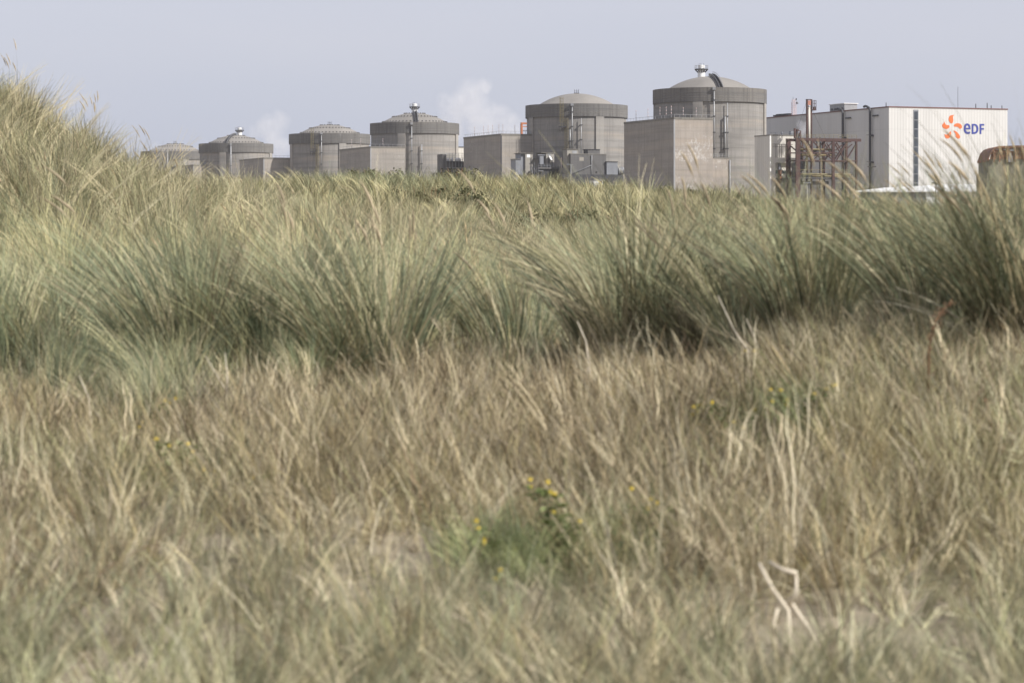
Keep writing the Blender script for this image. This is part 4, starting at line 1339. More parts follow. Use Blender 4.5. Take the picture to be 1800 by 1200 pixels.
# middle row: big blue-green marram
rng = np.random.default_rng(21)
def marram_part(rng, n=170, h=0.92, pal=BLUEGREEN, w=0.0062, wind=WIND, rb=0.20, bend=0.42, droop=0.35, tilt=0.30):
    return blades(rng, n, h, h*0.22, rb, tilt, 0.14, bend, wind, 0.6, droop, w, pal, BASE, 0.28, 7, 0.045)[:3]
kinds = []
for k in range(9):
    wd_ = (-0.10-0.05*k, 0.0)
    if k < 7: p = marram_part(rng, 60, 0.70+0.035*k, wind=wd_, rb=0.06, tilt=0.28, bend=0.42, w=0.0068)
    else: p = marram_part(rng, 46, 0.58, STRAWMARRAM, 0.0066, (0.12-0.4*(k-7), 0.0), 0.08, 0.55, 0.6, 0.35)
    kinds.append(kind_mesh('marram_kind', with_seeds(rng, p, (3,0,0,0,0,0,4,0,0)[k], 0.86, (-0.30, 0.0), 0.0055, 0.19)))
def tufts(rng, cx, cy, lo, hi, rad):
    """a few tufts round each centre, leaning outward like one tussock"""
    m_ = rng.integers(lo, hi, len(cx))
    ci = np.repeat(np.arange(len(cx)), m_)
    dx = rng.normal(0, rad, len(ci)); dy = rng.normal(0, rad, len(ci))
    return ci, cx[ci]+dx, cy[ci]+dy, dx, dy
def keep_c(X, Y, px):
    e = near_edge(px) - 0.4 + 2.2*(vnoise(X*1.3+5, Y*0.8, 77)-0.35)
    stray = 0.42*((Y > e-2.7) & (px < 1080) & (vnoise(X*1.5, Y*0.9, 79) > 0.45))
    return np.maximum(np.clip((Y-e)/0.5, 0, 1), stray)*np.where(Y < e+2.2, 0.44, np.where(vnoise(X*0.8, Y*0.45, 78) > 0.30, 0.95, 0.35))
cx, cy, cpx = sow(rng, 12.0, 33, 0.78, keep=keep_c)
# ragged fringe: small green and straw tufts running down into the dry grass
def keep_fringe(X, Y, px):
    e = near_edge(px)
    a = ((px > 120) & (px < 380) & (Y > 16.1))*0.60 + ((px > 640) & (px < 1020) & (Y > 16.3))*0.60 + (px > 1080)*0.28*(Y > e-2.2) + (px < 120)*0.6*(Y > e-2.3) + ((px > 380) & (px < 640))*0.40*(Y > e-1.5)
    return np.clip(a, 0, 1)*np.clip((e+0.2-Y)/0.4, 0, 1)*(0.35+0.9*(vnoise(X*2.1, Y*1.2, 83) > 0.42))
fx, fy, fpx = sow(rng, 12.5, 21, 0.42, keep=keep_fringe)
nfr = len(fx)
cx = np.concatenate([cx, fx]); cy = np.concatenate([cy, fy]); cpx = np.concatenate([cpx, fpx])
ci, X, Y, dx, dy = tufts(rng, cx, cy, 7, 17, 0.12)
px = 900+FPX*X/Y
back = np.clip((Y-near_edge(px)-2.0)/2.5, 0, 1)
size = rng.uniform(0.62, 1.15, len(cx))[ci]*rng.uniform(0.85,1.12,len(ci))*(1-0.14*back)*(1-0.34*np.exp(-((px-985)/85)**2)*(Y > near_edge(px)+0.8))*np.where(Y < near_edge(px)-0.4, 0.55, 1.0)*(1-0.14*np.clip((px-1250)/250,0,1))
fr = (ci >= len(cx)-nfr)
right = np.clip((px-1000)/600, 0, 1)
leanx = np.clip(dx/0.2, -1.6, 1.6)*0.36 + rng.normal(-0.03, 0.10, len(cx))[ci] - 0.20*right
leany = np.clip(dy/0.2, -1.6, 1.6)*0.36 + rng.normal(0, 0.08, len(cx))[ci]
warmth = np.clip((Y-near_edge(px)-2.2)/4, 0, 1)*0.75 + np.clip(vnoise(X*0.5, Y*0.4, 12)-0.5, 0, 1)*1.2
warmth = warmth*(1-0.45*right) + (np.abs(rng.normal(0, 0.35, len(cx))))[ci]
g = rng.uniform(0.72, 1.30, len(cx))[ci]*rng.uniform(0.88, 1.14, len(ci))*(1-0.12*right)*(1+0.14*back*(1-right))
tint = np.stack([g*(0.94+0.30*warmth), g*(1.0+0.21*warmth), g*(1.0+0.15*warmth)], -1)
vid = rng.integers(1, 6, len(ci))
strawy = rng.uniform(0,1,len(cx)) < np.where((cpx > 680) & (cpx < 1000), 0.35, 0.10) + 0.2*(np.arange(len(cx)) >= len(cx)-nfr)
vid = np.where(strawy[ci], rng.integers(7, 9, len(ci)), vid)
vid = np.where(strawy[ci] | (rng.uniform(0,1,len(ci)) < 0.3), vid, rng.integers(1, 6, len(cx))[ci])
kf = ~fr | (rng.uniform(0,1,len(ci)) < 0.30)          # the fringe is thin
# seed heads come in drifts
zone = np.exp(-((cpx-590)/130)**2) + np.exp(-((cpx-850)/60)**2) + np.clip((cpx-1180)/120, 0, 1)
seedy = rng.uniform(0,1,len(cx)) < np.clip(zone, 0.05, 1)*0.42
vid = np.where(seedy[ci] & (rng.uniform(0,1,len(ci)) < 0.55), np.where(rng.uniform(0,1,len(ci)) < 0.5, 0, 6), vid)
rot = np.stack([-leany, leanx, rng.uniform(-0.5, 0.5, len(ci))], -1)
scatter_object('marram_grass', 'blue-green marram grass bending left in the wind across the middle of the dunes', kinds, np.stack([X, Y, ground_z(X, Y)], -1)[kf], size[kf], rot[kf], tint[kf], vid[kf])

# left dune and slopes behind: yellower grass
rng = np.random.default_rng(22)
kinds = []
for k in range(7):
    p = marram_part(rng, 85, 0.68+0.04*k, YELLOWGREEN, 0.0085, (WIND[0]*(0.2+0.17*k), 0.0), 0.12, 0.5, 0.5, 0.3)
    kinds.append(kind_mesh('dune_grass_kind', with_seeds(rng, p, (1,0,0,0,0,0,0)[k], 0.92, (-0.3,0), 0.007, 0.14)))
cx, cy, cpx = sow(rng, 31, 62, 0.50, px0=-300, px1=2100, keep=lambda X,Y,px: np.where((vnoise(X*0.7,Y*0.5,31) > 0.20), 0.95, 0.5)*np.where((px < 380) & (Y > 36) & (Y < 50), 1.0, 0.6))
ci, X, Y, dx, dy = tufts(rng, cx, cy, 3, 6, 0.14)
warmth = np.clip(vnoise(X*0.55, Y*0.35, 15), 0, 1)*0.5 + rng.uniform(-0.3, 0.6, len(cx))[ci]
g = rng.uniform(0.80, 1.18, len(cx))[ci]*rng.uniform(0.9, 1.1, len(ci))
g = g*1.0
tint = np.stack([g*(0.92+0.30*warmth), g*(0.95+0.22*warmth), g*(0.93+0.16*warmth)], -1)
rot = np.stack([-np.clip(dy/0.25,-1.5,1.5)*0.30 + rng.normal(0,.12,len(cx))[ci], np.clip(dx/0.25,-1.5,1.5)*0.30 - 0.10 + rng.normal(0,.16,len(cx))[ci], rng.uniform(-.8,.8,len(ci))], -1)
scatter_object('dune_grass', 'pale yellow-green grass covering the high dune at the left', kinds, np.stack([X, Y, ground_z(X, Y)], -1), rng.uniform(0.75,1.15,len(cx))[ci]*rng.uniform(.85,1.1,len(ci)), rot, tint, rng.integers(0,len(kinds),len(ci)))

# far dune before the plant
rng = np.random.default_rng(23)
kinds = []
for k in range(7):
    kinds.append(kind_mesh('far_grass_kind', [marram_part(rng, 100, 0.52+0.035*k, YELLOWGREEN, 0.013, (-0.30+0.08*(k%3), 0.0), 0.24, 0.45, 0.35, 0.3)]))
X, Y, px = sow(rng, 62, 112, 0.56, px0=-150, px1=1950, keep=lambda X,Y,px: np.where(vnoise(X*0.4,Y*0.3,41) > 0.25, 0.97, 0.55))
cl = vnoise(X*0.30, Y*0.16, 44); g = rng.uniform(0.66,1.30,len(X))*(0.8+0.4*vnoise(X*0.9,Y*0.5,46))
gr = np.clip((cl-0.52)*2.4, 0, 1)
tint = np.stack([g*(1.06-0.38*gr), g*(1.05-0.24*gr), g*(0.95-0.15*gr)], -1)
finish_scatter(rng, 'far_dune_grass', 'grass tufts on the far dune that hides the feet of the reactors', kinds, X, Y, 0.7, 1.15, tint, yaw=1.2)

# dry stalks of the foreground
rng = np.random.default_rng(24)
kinds = []
for k in range(8):
    n = 34
    p1 = blades(rng, n, 0.20+0.028*k, 0.08, 0.11, 0.25, 0.28, 0.35, (-0.16,0), 1.0, 0.25, 0.0031, STRAW, BASE, 0.12, 5, 0.14, 0.75, bundle=3)[:3]
    p2 = blades(rng, 24, 0.17, 0.05, 0.12, 0.9, 0.6, 0.5, (-0.05,0), 1.0, 1.1, 0.0038, STRAW, BASE, 0.15, 5, 0.2, 0.6)[:3]
    p3 = blades(rng, 1 + (k % 3 == 0), 0.24+0.02*k, 0.07, 0.08, 0.2, 0.28, 0.3, (-0.14,0), 1.0, 0.15, 0.0050, [(0.60,0.53,0.42,2),(0.17,0.12,0.08,1)], BASE, 0.1, 6, 0.22, 0.7)[:3]
    p4 = blades(rng, 9, 0.27, 0.08, 0.14, 2.5, 2.5, 1.0, (-0.6,0), 2.0, 0.95, 0.0042, STRAW, BASE, 0.05, 4, 0.5, 0.8, bundle=1)[:3]
    p4[0][:,2] = np.abs(p4[0][:,2])*0.6 + 0.012
    kinds.append(kind_mesh('dry_kind', [p1, p2, p3, p4]))
HERBS = [(262,15.2,30),(315,12.9,75),(452,12.6,14),(975,10.9,60),(885,10.9,40),(1125,11.3,45),(885,10.3,14),(1295,13.5,80),(1400,13.5,70),(1346,15.0,14)]
def clear_of_herbs(X, Y):
    k = np.ones(len(X))
    for hx, hd, hw in HERBS:
        m = (np.abs(900+FPX*X/Y-hx) < hw) & (Y > hd-1.3) & (Y < hd+0.35)
        k = np.where(m, 0.22, k)
    return k
def bare_sand(X, Y):
    k = np.ones(len(X))
    for bx, by, wx, wy in ((60,1030,110,0.9),(690,960,150,1.1),(1610,1130,210,1.2),(350,1000,110,0.6),(1190,745,90,1.0),(830,905,80,0.7),(1385,1120,90,0.9)):
        d = np.interp(by, [640,739,864,1001,1205], [20,16,13,11,9])
        q = ((900+FPX*X/Y-bx)/wx)**2 + ((Y-d)/wy)**2 + 0.9*(vnoise(X*5, Y*3, 97)-0.5)
        k = np.minimum(k, np.clip(0.42+(q-0.8)*1.5, 0.42, 1))
    return k
def keep_d(X, Y, px):
    e = near_edge(px)
    bare = vnoise(X*0.8+11, Y*0.55+4, 51)
    lowr = np.clip((Y-9.6)/1.4, 0.22, 1)
    return np.clip((e-0.5+2.4*(vnoise(X*1.9+1, Y*0.3, 53)-0.5)-Y)/1.2, 0.10*(Y < e+5), 1)*np.where((bare > 0.33) | (px > 1350) & (Y > 12), 0.95, 0.35)*lowr*clear_of_herbs(X, Y)*bare_sand(X, Y)
X, Y, px = sow(rng, 7.8, 23, 0.125, px0=-900, px1=2700, keep=keep_d)
g = rng.uniform(0.70,1.22,len(X)); cl = vnoise(X*1.6, Y*0.9, 55)
g = g*(0.70+0.55*vnoise(X*3.1+7, Y*1.6, 58))
brn = np.clip((Y-11)/2.5, 0, 1)
g = g*(1.07-0.15*brn)
h2 = vnoise(X*1.1+3, Y*0.7, 57)
g = g*(0.86+0.28*h2)
h2 = np.clip(vnoise(X*0.8+8, Y*0.55, 59)*2-0.7, 0, 1)
tint = np.stack([g*(0.95+0.18*cl-0.12*h2), g*(0.92+0.20*cl-0.03*brn+0.02*h2), g*(0.82+0.22*cl-0.03*brn-0.06*h2)], -1)
finish_scatter(rng, 'dry_grass', 'dry brown and straw stalks covering the sandy foreground', kinds, X, Y, 0.55, 1.25, tint, yaw=1.6, lean=0.15, sc=1-0.5*np.clip((Y-near_edge(px)+3.2)/2.5, 0, 1))

# taller dead stems in drifts
rng = np.random.default_rng(27)
DEAD = [(0.49,0.425,0.30,3),(0.34,0.28,0.185,3),(0.12,0.085,0.054,4.0),(0.74,0.68,0.53,2.8),(0.24,0.185,0.11,1.5)]
kinds = []
for k in range(7):
    p1 = blades(rng, 15, 0.30+0.03*k, 0.09, 0.10, 0.22, 0.22, 0.25, (-0.34+0.06*(k%4),0), 0.5, 0.1, 0.0044, DEAD, (0.17,0.12,0.08), 0.2, 7, 0.13, 0.75, bundle=2)[:3]
    tw = []
    for j in range(5):          # short side twigs
        q = blades(rng, 4, 0.10, 0.03, 0.05, 0.9, 0.5, 0.4, (-0.2,0), 0.6, 0.2, 0.003, DEAD, (0.3,0.24,0.17), 0.1, 4, 0.2, 0.7)[:3]
        q[0][:] += np.array([rng.normal(-0.05,0.07), rng.normal(0,0.07), rng.uniform(0.10,0.26)]); tw.append(q)
    kinds.append(kind_mesh('dead_stem_kind', [p1] + tw))
def keep_s(X, Y, px):
    c0 = np.interp(Y, [9, 10, 12, 15, 18], [1480, 1390, 1210, 1060, 980])
    a = np.exp(-((px-c0)/150)**2)*np.clip((Y-9.3)/0.8,0,1)
    b = np.exp(-((px-430)/110)**2)*np.clip((Y-12.5)/1,0,1)*np.clip((17.5-Y)/1,0,1)*0.8
    c1 = np.exp(-((np.maximum(px,40)-40)/120)**2)*np.clip((Y-9.8)/0.5,0,1)*np.clip((13-Y)/1,0,1)*0.9
    d1 = np.exp(-((np.minimum(px,1750)-1750)/170)**2)*np.clip((Y-11.5)/1,0,1)*0.9
    e1 = np.exp(-((px-780)/130)**2)*np.clip((Y-12)/1,0,1)*0.5
    a = a*np.maximum(0.2, bare_sand(X, Y))
    return np.clip(np.maximum.reduce([a,b,c1,d1,e1]) + 0.06*(Y > 10.5), 0, 1)*np.clip((near_edge(px)-0.1-Y)/1.2, 0.03*(Y < near_edge(px)+1.5), 1)*(0.4+0.9*(vnoise(X*2.2, Y*1.3, 91) > 0.4))*np.minimum(1, clear_of_herbs(X, Y)*1.2)
X, Y, px = sow(rng, 9, 19.5, 0.15, px0=-900, px1=2700, keep=keep_s)
cl = vnoise(X*1.4, Y*0.8, 93); g = rng.uniform(0.7,1.2,len(X))
tint = np.stack([g*(0.92+0.22*cl), g*(0.91+0.22*cl), g*(0.85+0.20*cl)], -1)
finish_scatter(rng, 'dead_stems', 'drifts of taller dead brown and bleached stems in the foreground', kinds, X, Y, 0.55, 1.15, tint, yaw=0.8, lean=0.16, sc=1-0.25*np.clip((Y-near_edge(px)+3)/2.5,0,1))

# fine pale green grass at the very front
rng = np.random.default_rng(25)
kinds = []
for k in range(6):
    p1 = blades(rng, 46, 0.20+0.015*k, 0.05, 0.10, 0.35, 0.2, 0.5, (-0.10,0), 1.0, 0.45, 0.0036, FINE, BASE, 0.15, 6)[:3]
    kinds.append(kind_mesh('fine_kind', [p1]))
def keep_f(X, Y, px):
    a = np.clip((11.2-Y)/1.6, 0, 1)*np.where(vnoise(X*0.9, Y*0.8, 61) > 0.30, 1, 0.25)
    b = np.clip((21-Y)/3, 0, 1)*0.50*(vnoise(X*1.1+2, Y*0.7, 63) > 0.44)
    return np.maximum(a*0.8, b)*np.maximum(0.55, bare_sand(X, Y))
X, Y, px = sow(rng, 7.6, 20, 0.13, px0=-900, px1=2700, keep=keep_f)
g = rng.uniform(0.85,1.15,len(X))
tint = np.stack([g,g,g],-1)
for hx, hd, hw in HERBS:            # soft greener grass round the flowering plants
    if hw < 40: continue
    k = int(hw*0.34); a_ = rng.uniform(0, 2*np.pi, k); r_ = np.sqrt(rng.uniform(0,1,k))*hw/FPX*hd*2.2
    g = rng.uniform(0.75,1.1,k)
    X = np.concatenate([X, (hx-900)/FPX*hd + r_*np.cos(a_)]); Y = np.concatenate([Y, hd + 0.1 + r_*1.6*np.sin(a_)])
    tint = np.concatenate([tint, np.stack([g*0.78, g*0.94, g*0.70], -1)])
finish_scatter(rng, 'fine_grass', 'soft pale green grass at the very front and round the flowering plants', kinds, X, Y, 0.7, 1.2, tint, yaw=1.6)

# ---------------------------------------------------------------- tussocks that stand out, each a thing
def ground_at(px, d):
    x = (px-900)/FPX*d
    return Vector((x, d, float(ground_z(np.array([x]), np.array([d]))[0])))

def tussock(label, px, d, seed, n=420,  h=0.95, rb=0.30, pal=BLUEGREEN, wind=WIND, bend=0.45, droop=0.35, tilt=0.48, w=0.0070, heads=5, hh=1.15, name='marram_tussock'):
    rng = np.random.default_rng(seed)
    rb = rb*0.62
    root = empty(name, ground_at(px, d))
    tag(root, label, 'grass tussock', 'grass tussocks standing out of the dunes')
    v_, q_, c_ = blades(rng, n, h, h*0.2, rb, tilt, 0.10, bend, wind, 0.4, droop, w, pal, BASE, 0.28, 8, 0.05)[:3]
    o = bpy.data.objects.new('leaves', np_mesh('leaves', v_, q_, M['leaf'], False, c_)); o.parent = root; COL.objects.link(o)
    v_, q_, c_ = blades(rng, n//4, h*0.42, h*0.14, rb*1.15, 0.8, 0.5, 0.6, (-0.1,0), 0.8, 0.9, w, STRAW, BASE, 0.3, 6, 0.1)[:3]
    o = bpy.data.objects.new('dead_leaves', np_mesh('dead_leaves', v_, q_, M['leaf'], False, c_*0.8)); o.parent = root; COL.objects.link(o)
    if heads:
        v_, q_, c_, S = blades(rng, heads, hh, hh*0.09, rb*0.9, 0.16, 0.07, 0.15, (wind[0]*0.85, 0), 0.25, 0.12, 0.006, [(0.40,0.33,0.20,1)], BASE, 0.2, 8, 0, 0.6)
        for i in range(heads):
            a, b_ = i*18, (i+1)*18
            so_ = bpy.data.objects.new('flower_stalk', np_mesh('flower_stalk', v_[a:b_], q_[i*8:(i+1)*8]-a, M['leaf'], False, c_[a:b_])); so_.parent = root; COL.objects.link(so_)
            dv = S[i,-1]-S[i,-2]; dv /= np.linalg.norm(dv)
            L_ = rng.uniform(0.17, 0.25)
            path = np.stack([S[i,-1] + dv*L_*k/6 + np.array([-0.035,0,-0.03])*(k/6)**2 for k in range(7)])
            sv, sq, sc2 = spindle(path, rng.uniform(0.007,0.010), 6, np.array(SEED)*rng.uniform(0.75,1.15))
            ho = bpy.data.objects.new('seed_head', np_mesh('seed_head', sv, sq, M['leaf'], True, sc2)); ho.parent = so_; COL.objects.link(ho)
    return root

tussock('wide blue-green tussock left of centre, its leaves sweeping left over a dark hollow', 315, 18.4, 1, 620, 1.10, 0.34, heads=3)
tussock('tall dense blue-green tussock at centre left with dark gaps between its leaves', 640, 18.2, 2, 760, 1.18, 0.40, heads=5)
tussock('upright green tussock with pale bent straws at its foot, left of the tall dense one', 465, 18.5, 3, 520, 1.06, 0.28, heads=3)
tussock('narrow upright tussock near the left edge with a reddish brown base', 95, 19.2, 4, 280, 0.85, 0.20, heads=2)
tussock('rounded blue-green tussock right of centre, arching low to the left like a dome', 1105, 17.6, 5, 760, 1.08, 0.42, bend=0.75, droop=0.5, heads=2)
tussock('tall tussock above pale dead straws, right of the domed tussock', 1240, 17.4, 6, 640, 0.95, 0.34, heads=4, hh=0.95)
tussock('straw-coloured tussock at the centre with pale leaves arching to the right', 735, 20.2, 7, 260, 0.80, 0.22, pal=[(0.46,0.39,0.24,3),(0.36,0.30,0.18,2),(0.22,0.22,0.13,1)], wind=(0.30,0), bend=0.4, heads=3, hh=1.0)
tussock('ragged green tussock at the centre under thin yellow seed heads', 900, 19.4, 8, 460, 0.95, 0.30, heads=6)
tussock('windswept tussock under the steel gantry, its seed heads crossing the cream annexe', 1420, 16.6, 9, 620, 0.84, 0.34, heads=7, hh=0.92)
tussock('dark green tussock before the cream hall with brown seed heads against its front', 1640, 15.8, 10, 640, 0.80, 0.36, heads=8, hh=0.86)
tussock('tallest dark tussock at the right edge, reaching over the rusty hall', 1800, 15.0, 11, 720, 1.06, 0.40, pal=[(0.105,0.125,0.07,3),(0.15,0.155,0.085,3),(0.20,0.18,0.10,1.5),(0.33,0.27,0.15,1)], heads=8, hh=0.90)
tussock('low flattened tussock with drooping leaves, in front of the wide left one', 285, 17.2, 12, 260, 0.62, 0.22, wind=(-0.75,0), bend=0.7, droop=0.75, heads=0)
tussock('lone tuft with long seed heads on the left slope, before the farthest reactor', 285, 43.0, 13, 300, 0.95, 0.24, pal=YELLOWGREEN, w=0.009, heads=7, hh=1.25)
tussock('yellow-green tussock on the crest of the left dune at the photo edge', 20, 42.5, 14, 420, 0.95, 0.4, pal=YELLOWGREEN, w=0.009, heads=6, hh=1.2)
tussock('dark-rooted tussock half way down the crest of the left dune', 150, 43.5, 15, 420, 0.95, 0.36, pal=YELLOWGREEN, w=0.009, heads=8, hh=1.25)

# ---------------------------------------------------------------- flowering ragwort in the foreground
t = NT('ragwort_green'); v = obj_coord(t).outputs['Object']
M['herb'] = t.finish(t.ramp(t.noise(v, 9, 3), [(0.3,(0.13,0.175,0.055,1)),(0.7,(0.22,0.26,0.10,1))]), 0.6)
M['petal'] = painted('yellow_petal', (0.55,0.41,0.04), 0.12, 0.6, 20)
M['herbstem'] = painted('herb_stem', (0.19,0.16,0.08), 0.25, 0.7, 8)
def ragwort(label, px, d, h, nst, seed, spread=0.5, leafy=1.0):
    rng = random.Random(seed)
    root = empty('ragwort', ground_at(px, d))
    tag(root, label, 'flowering plant', 'yellow flowering ragwort in the dry grass')
    st, lf = MB(), MB()
    tips = []
    for k in range(nst):
        a = rng.uniform(0, 2*math.pi); tl = rng.uniform(0.1, spread); hh = h*rng.uniform(0.4,1.08)
        pts = [Vector((0.03*math.cos(a), 0.03*math.sin(a), -0.02)) + Vector((math.cos(a)*tl*hh*s*s, math.sin(a)*tl*hh*s*s, hh*s)) for s in (0,0.3,0.6,0.85,1.0)]
        st.tube(pts, 0.0032, 5, r1=0.0018); tips.append(pts[-1])
        for j in range(int(17*leafy)):
            s = rng.uniform(0.08, 0.9); p = pts[min(3,int(s*4))].lerp(pts[min(4,int(s*4)+1)], (s*4) % 1)
            aa = rng.uniform(0, 2*math.pi); ln = rng.uniform(0.05,0.10)*(1.2-0.6*s); ww = ln*0.2
            dv = Vector((math.cos(aa), math.sin(aa), rng.uniform(0.1,0.7))).normalized(); sd = dv.cross(Vector((0,0,1))).normalized()*ww
            q = p + dv*ln*0.55; e = p + dv*ln - Vector((0,0,ln*0.25))
            lf.add([p, q+sd, e, q-sd], [(0,1,2,3)])
    st.build('stem', M['herbstem'], root); lf.build('leaves', M['herb'], root)
    for tp in tips:
        for j in range(rng.choice((1,1,2,2))):
            c_ = tp + Vector((rng.uniform(-.03,.03), rng.uniform(-.03,.03), rng.uniform(-.02,.02)))
            f = MB()
            f.lathe([(0.0005,0.004),(0.004,0.003),(0.0045,-0.002)], 8)
            for m_ in range(11):
                a = 2*math.pi*m_/11; ca, sa = math.cos(a), math.sin(a)
                f.add([(ca*0.004-sa*0.0016, sa*0.004+ca*0.0016, 0), (ca*0.0095-sa*0.0015, sa*0.0095+ca*0.0015, -0.002), (ca*0.0095+sa*0.0015, sa*0.0095-ca*0.0015, -0.002), (ca*0.004+sa*0.0016, sa*0.004-ca*0.0016, 0)], [(0,1,2,3)])
            rt = Matrix.Rotation(rng.uniform(0.5,1.2), 3, 'X')
            f.v = [tuple(rt @ Vector(p) + c_) for p in f.v]
            f.build('flower', M['petal'], root)
    return root
ragwort('ragwort with two high yellow flowers below the low flattened tussock', 262, 15.2, 0.30, 3, 1)
ragwort('leafy ragwort at the left with a few single yellow flowers', 315, 12.9, 0.30, 5, 2, 0.9, 1.6)
ragwort('thin ragwort with one orange-yellow flower, right of the leafy left one', 452, 12.6, 0.20, 1, 3)
ragwort('tallest ragwort at the bottom centre with a cluster of yellow flowers', 975, 10.9, 0.32, 5, 4, 0.35, 1.6)
ragwort('low pale ragwort left of the tallest bottom centre one', 885, 10.9, 0.20, 3, 5, 0.7, 0.6)
ragwort('ragwort right of the tallest one with scattered small flowers', 1125, 11.3, 0.30, 4, 6, 0.7)
ragwort('short ragwort with a single flower lowest in the picture', 885, 10.3, 0.14, 1, 7)
ragwort('bushy bright green ragwort at the right with many yellow flowers', 1295, 13.5, 0.27, 9, 8, 0.9, 2.2)
ragwort('bright green leafy ragwort beside the rust-brown dock', 1400, 13.5, 0.27, 6, 9, 0.9, 2.4)
ragwort('slim ragwort with one flower behind the bushy right-hand one', 1346, 15.0, 0.28, 1, 10)

# ---------------------------------------------------------------- dead stalks that stand out
M['deadwood'] = painted('bleached_stem', (0.62,0.55,0.43), 0.2, 0.8, 14)
M['dock'] = painted('brown_seed', (0.155,0.085,0.045), 0.35, 0.85, 30)
def stalk(name, label, px, d, branches, r=0.006, mat='deadwood', seeds=0):
    """branches: lists of photo points, traced at the stalk's own distance"""
    g0 = ground_at(px, d)
    root = empty(name, g0)
    tag(root, label, 'dead stalk')
    rg = random.Random(int(px))
    for i, br_ in enumerate(branches):
        pts = []
        for j, (bx, by) in enumerate(br_):
            p = P(bx, by, d) - g0
            p.y += (rg.random()-0.5)*0.05 + 0.02*i
            if j == 0 and i == 0: p.z = min(p.z, -0.02)
            pts.append(p)
        m = MB().tube(pts, r*1.15*(1 if i == 0 else 0.75), 7, r1=r*0.45)
        bo = m.build('stem' if i == 0 else 'side_stem', M[mat], root)
        if seeds:
            s = MB()
            for k in range(seeds):
                f = 0.35+0.65*rg.random(); q = pts[-2].lerp(pts[-1], f) if len(pts) > 1 else pts[0]
                q = pts[max(0,int(f*(len(pts)-1))-0)].lerp(pts[min(len(pts)-1,int(f*(len(pts)-1))+1)], rg.random())
                c_ = q + Vector((rg.gauss(0,0.012), rg.gauss(0,0.012), rg.gauss(0,0.012)))
                u_ = Vector((rg.gauss(0,1), rg.gauss(0,1), rg.gauss(0,1))).normalized()*0.006
                w_ = u_.orthogonal().normalized()*0.005
                s.add([c_-u_, c_+w_, c_+u_, c_-w_], [(0,1,2,3)])
            s.build('seed', M[mat], bo)
    return root
stalk('dead_branch', 'bleached forked dead stem at the bottom right, brightest in the foreground', 1386, 9.5,
      [[(1388,1170),(1386,1110),(1385,1072),(1358,1035),(1335,990)], [(1385,1070),(1400,1040),(1401,1008)], [(1401,1008),(1378,1003),(1355,990)], [(1392,1062),(1425,1110),(1455,1165)], [(1365,1160),(1364,1105),(1372,1075)]], 0.0105)
stalk('dock_stalk', 'rust-brown seeded dock beside the bright green ragwort', 1492, 13.6, [[(1494,815),(1490,770),(1478,730)], [(1494,800),(1502,760),(1500,725)], [(1494,808),(1474,775),(1462,745)]], 0.004, 'dock', 130)
stalk('dock_stalk', 'tall bent dark brown dock with a hooked head before the right-hand tussocks', 1632, 13.2, [[(1640,790),(1632,700),(1634,610),(1645,560),(1672,530)]], 0.006, 'dock', 120)
stalk('dock_stalk', 'thin leaning brown stalk at the right below the hooked dock', 1760, 12.6, [[(1768,850),(1750,790),(1732,700)]], 0.004, 'dock', 40)
stalk('straw_stem', 'long pale straw stem leaning left under the tussock above the dead straws', 1370, 15.0, [[(1385,735),(1345,660),(1290,580),(1262,520)], [(1345,662),(1330,600),(1312,560)]], 0.005)
stalk('straw_stem', 'pale crooked stem with a drooping top at the centre', 1040, 15.4, [[(1046,715),(1036,650),(1030,600),(1015,565)], [(1036,640),(1020,690)]], 0.006)
stalk('straw_stem', 'pale upright stem at the left, bent once near its foot', 165, 15.0, [[(165,760),(155,700),(138,660)]], 0.0045)
stalk('straw_stem', 'pale forked stem below the upright green tussock', 400, 15.4, [[(398,720),(400,660),(395,620)], [(398,690),(380,660),(360,625)]], 0.004)
stalk('straw_stem', 'thick pale stem leaning left in the lower right grass', 1640, 12.8, [[(1655,880),(1625,800),(1600,745)]], 0.006)
stalk('twig', 'thin dark twig lying level on the sand at the centre', 870, 12.3, [[(835,884),(870,886),(905,882),(930,883)]], 0.003, 'dock')

# ---------------------------------------------------------------- dark scrub on the far dune
t = NT('scrub_leaf'); v = obj_coord(t).outputs['Object']
M['scrub'] = t.finish(t.ramp(t.noise(v, 2.5, 4), [(0.3,(0.06,0.065,0.03,1)),(0.55,(0.11,0.11,0.05,1)),(0.75,(0.16,0.115,0.055,1))]), 0.7)
def scrub(label, px, d, wd, h, seed):
    rng = np.random.default_rng(seed)
    root = empty('low_shrub', ground_at(px, d))
    tag(root, label, 'shrub')
    st = MB()
    rg = random.Random(seed)
    for k in range(14):
        x = rg.uniform(-wd,wd)*0.8; st.tube([(x*0.5,0,-0.1),(x*0.8,rg.uniform(-.2,.2),h*0.5),(x,rg.uniform(-.3,.3),h*rg.uniform(0.75,1.1))], 0.018, 5, r1=0.006)
    st.build('stem', M['dock'], root)
    n = int(2600*wd)
    cl = rng.uniform(-1,1,(34,3))*np.array([wd, wd*0.5, h*0.42])+np.array([0,0,h*0.5])
    c_ = cl[rng.integers(0,len(cl),n)] + rng.normal(0,1,(n,3))*np.array([0.14,0.14,0.10])*max(0.7,h)
    c_[:,2] = np.abs(c_[:,2])
    a = rng.normal(0,1,(n,3)); a /= np.linalg.norm(a,axis=1,keepdims=True)
    b_ = np.cross(a, rng.normal(0,1,(n,3))); b_ /= np.linalg.norm(b_,axis=1,keepdims=True)
    s = rng.uniform(0.012,0.03,(n,1))
    V = np.stack([c_-a*s*1.6, c_+b_*s, c_+a*s*1.6, c_-b_*s],1).reshape(-1,3)
    q = np.arange(n*4).reshape(n,4)
    o = bpy.data.objects.new('foliage', np_mesh('foliage', V, q, M['scrub'])); o.parent = root; COL.objects.link(o)
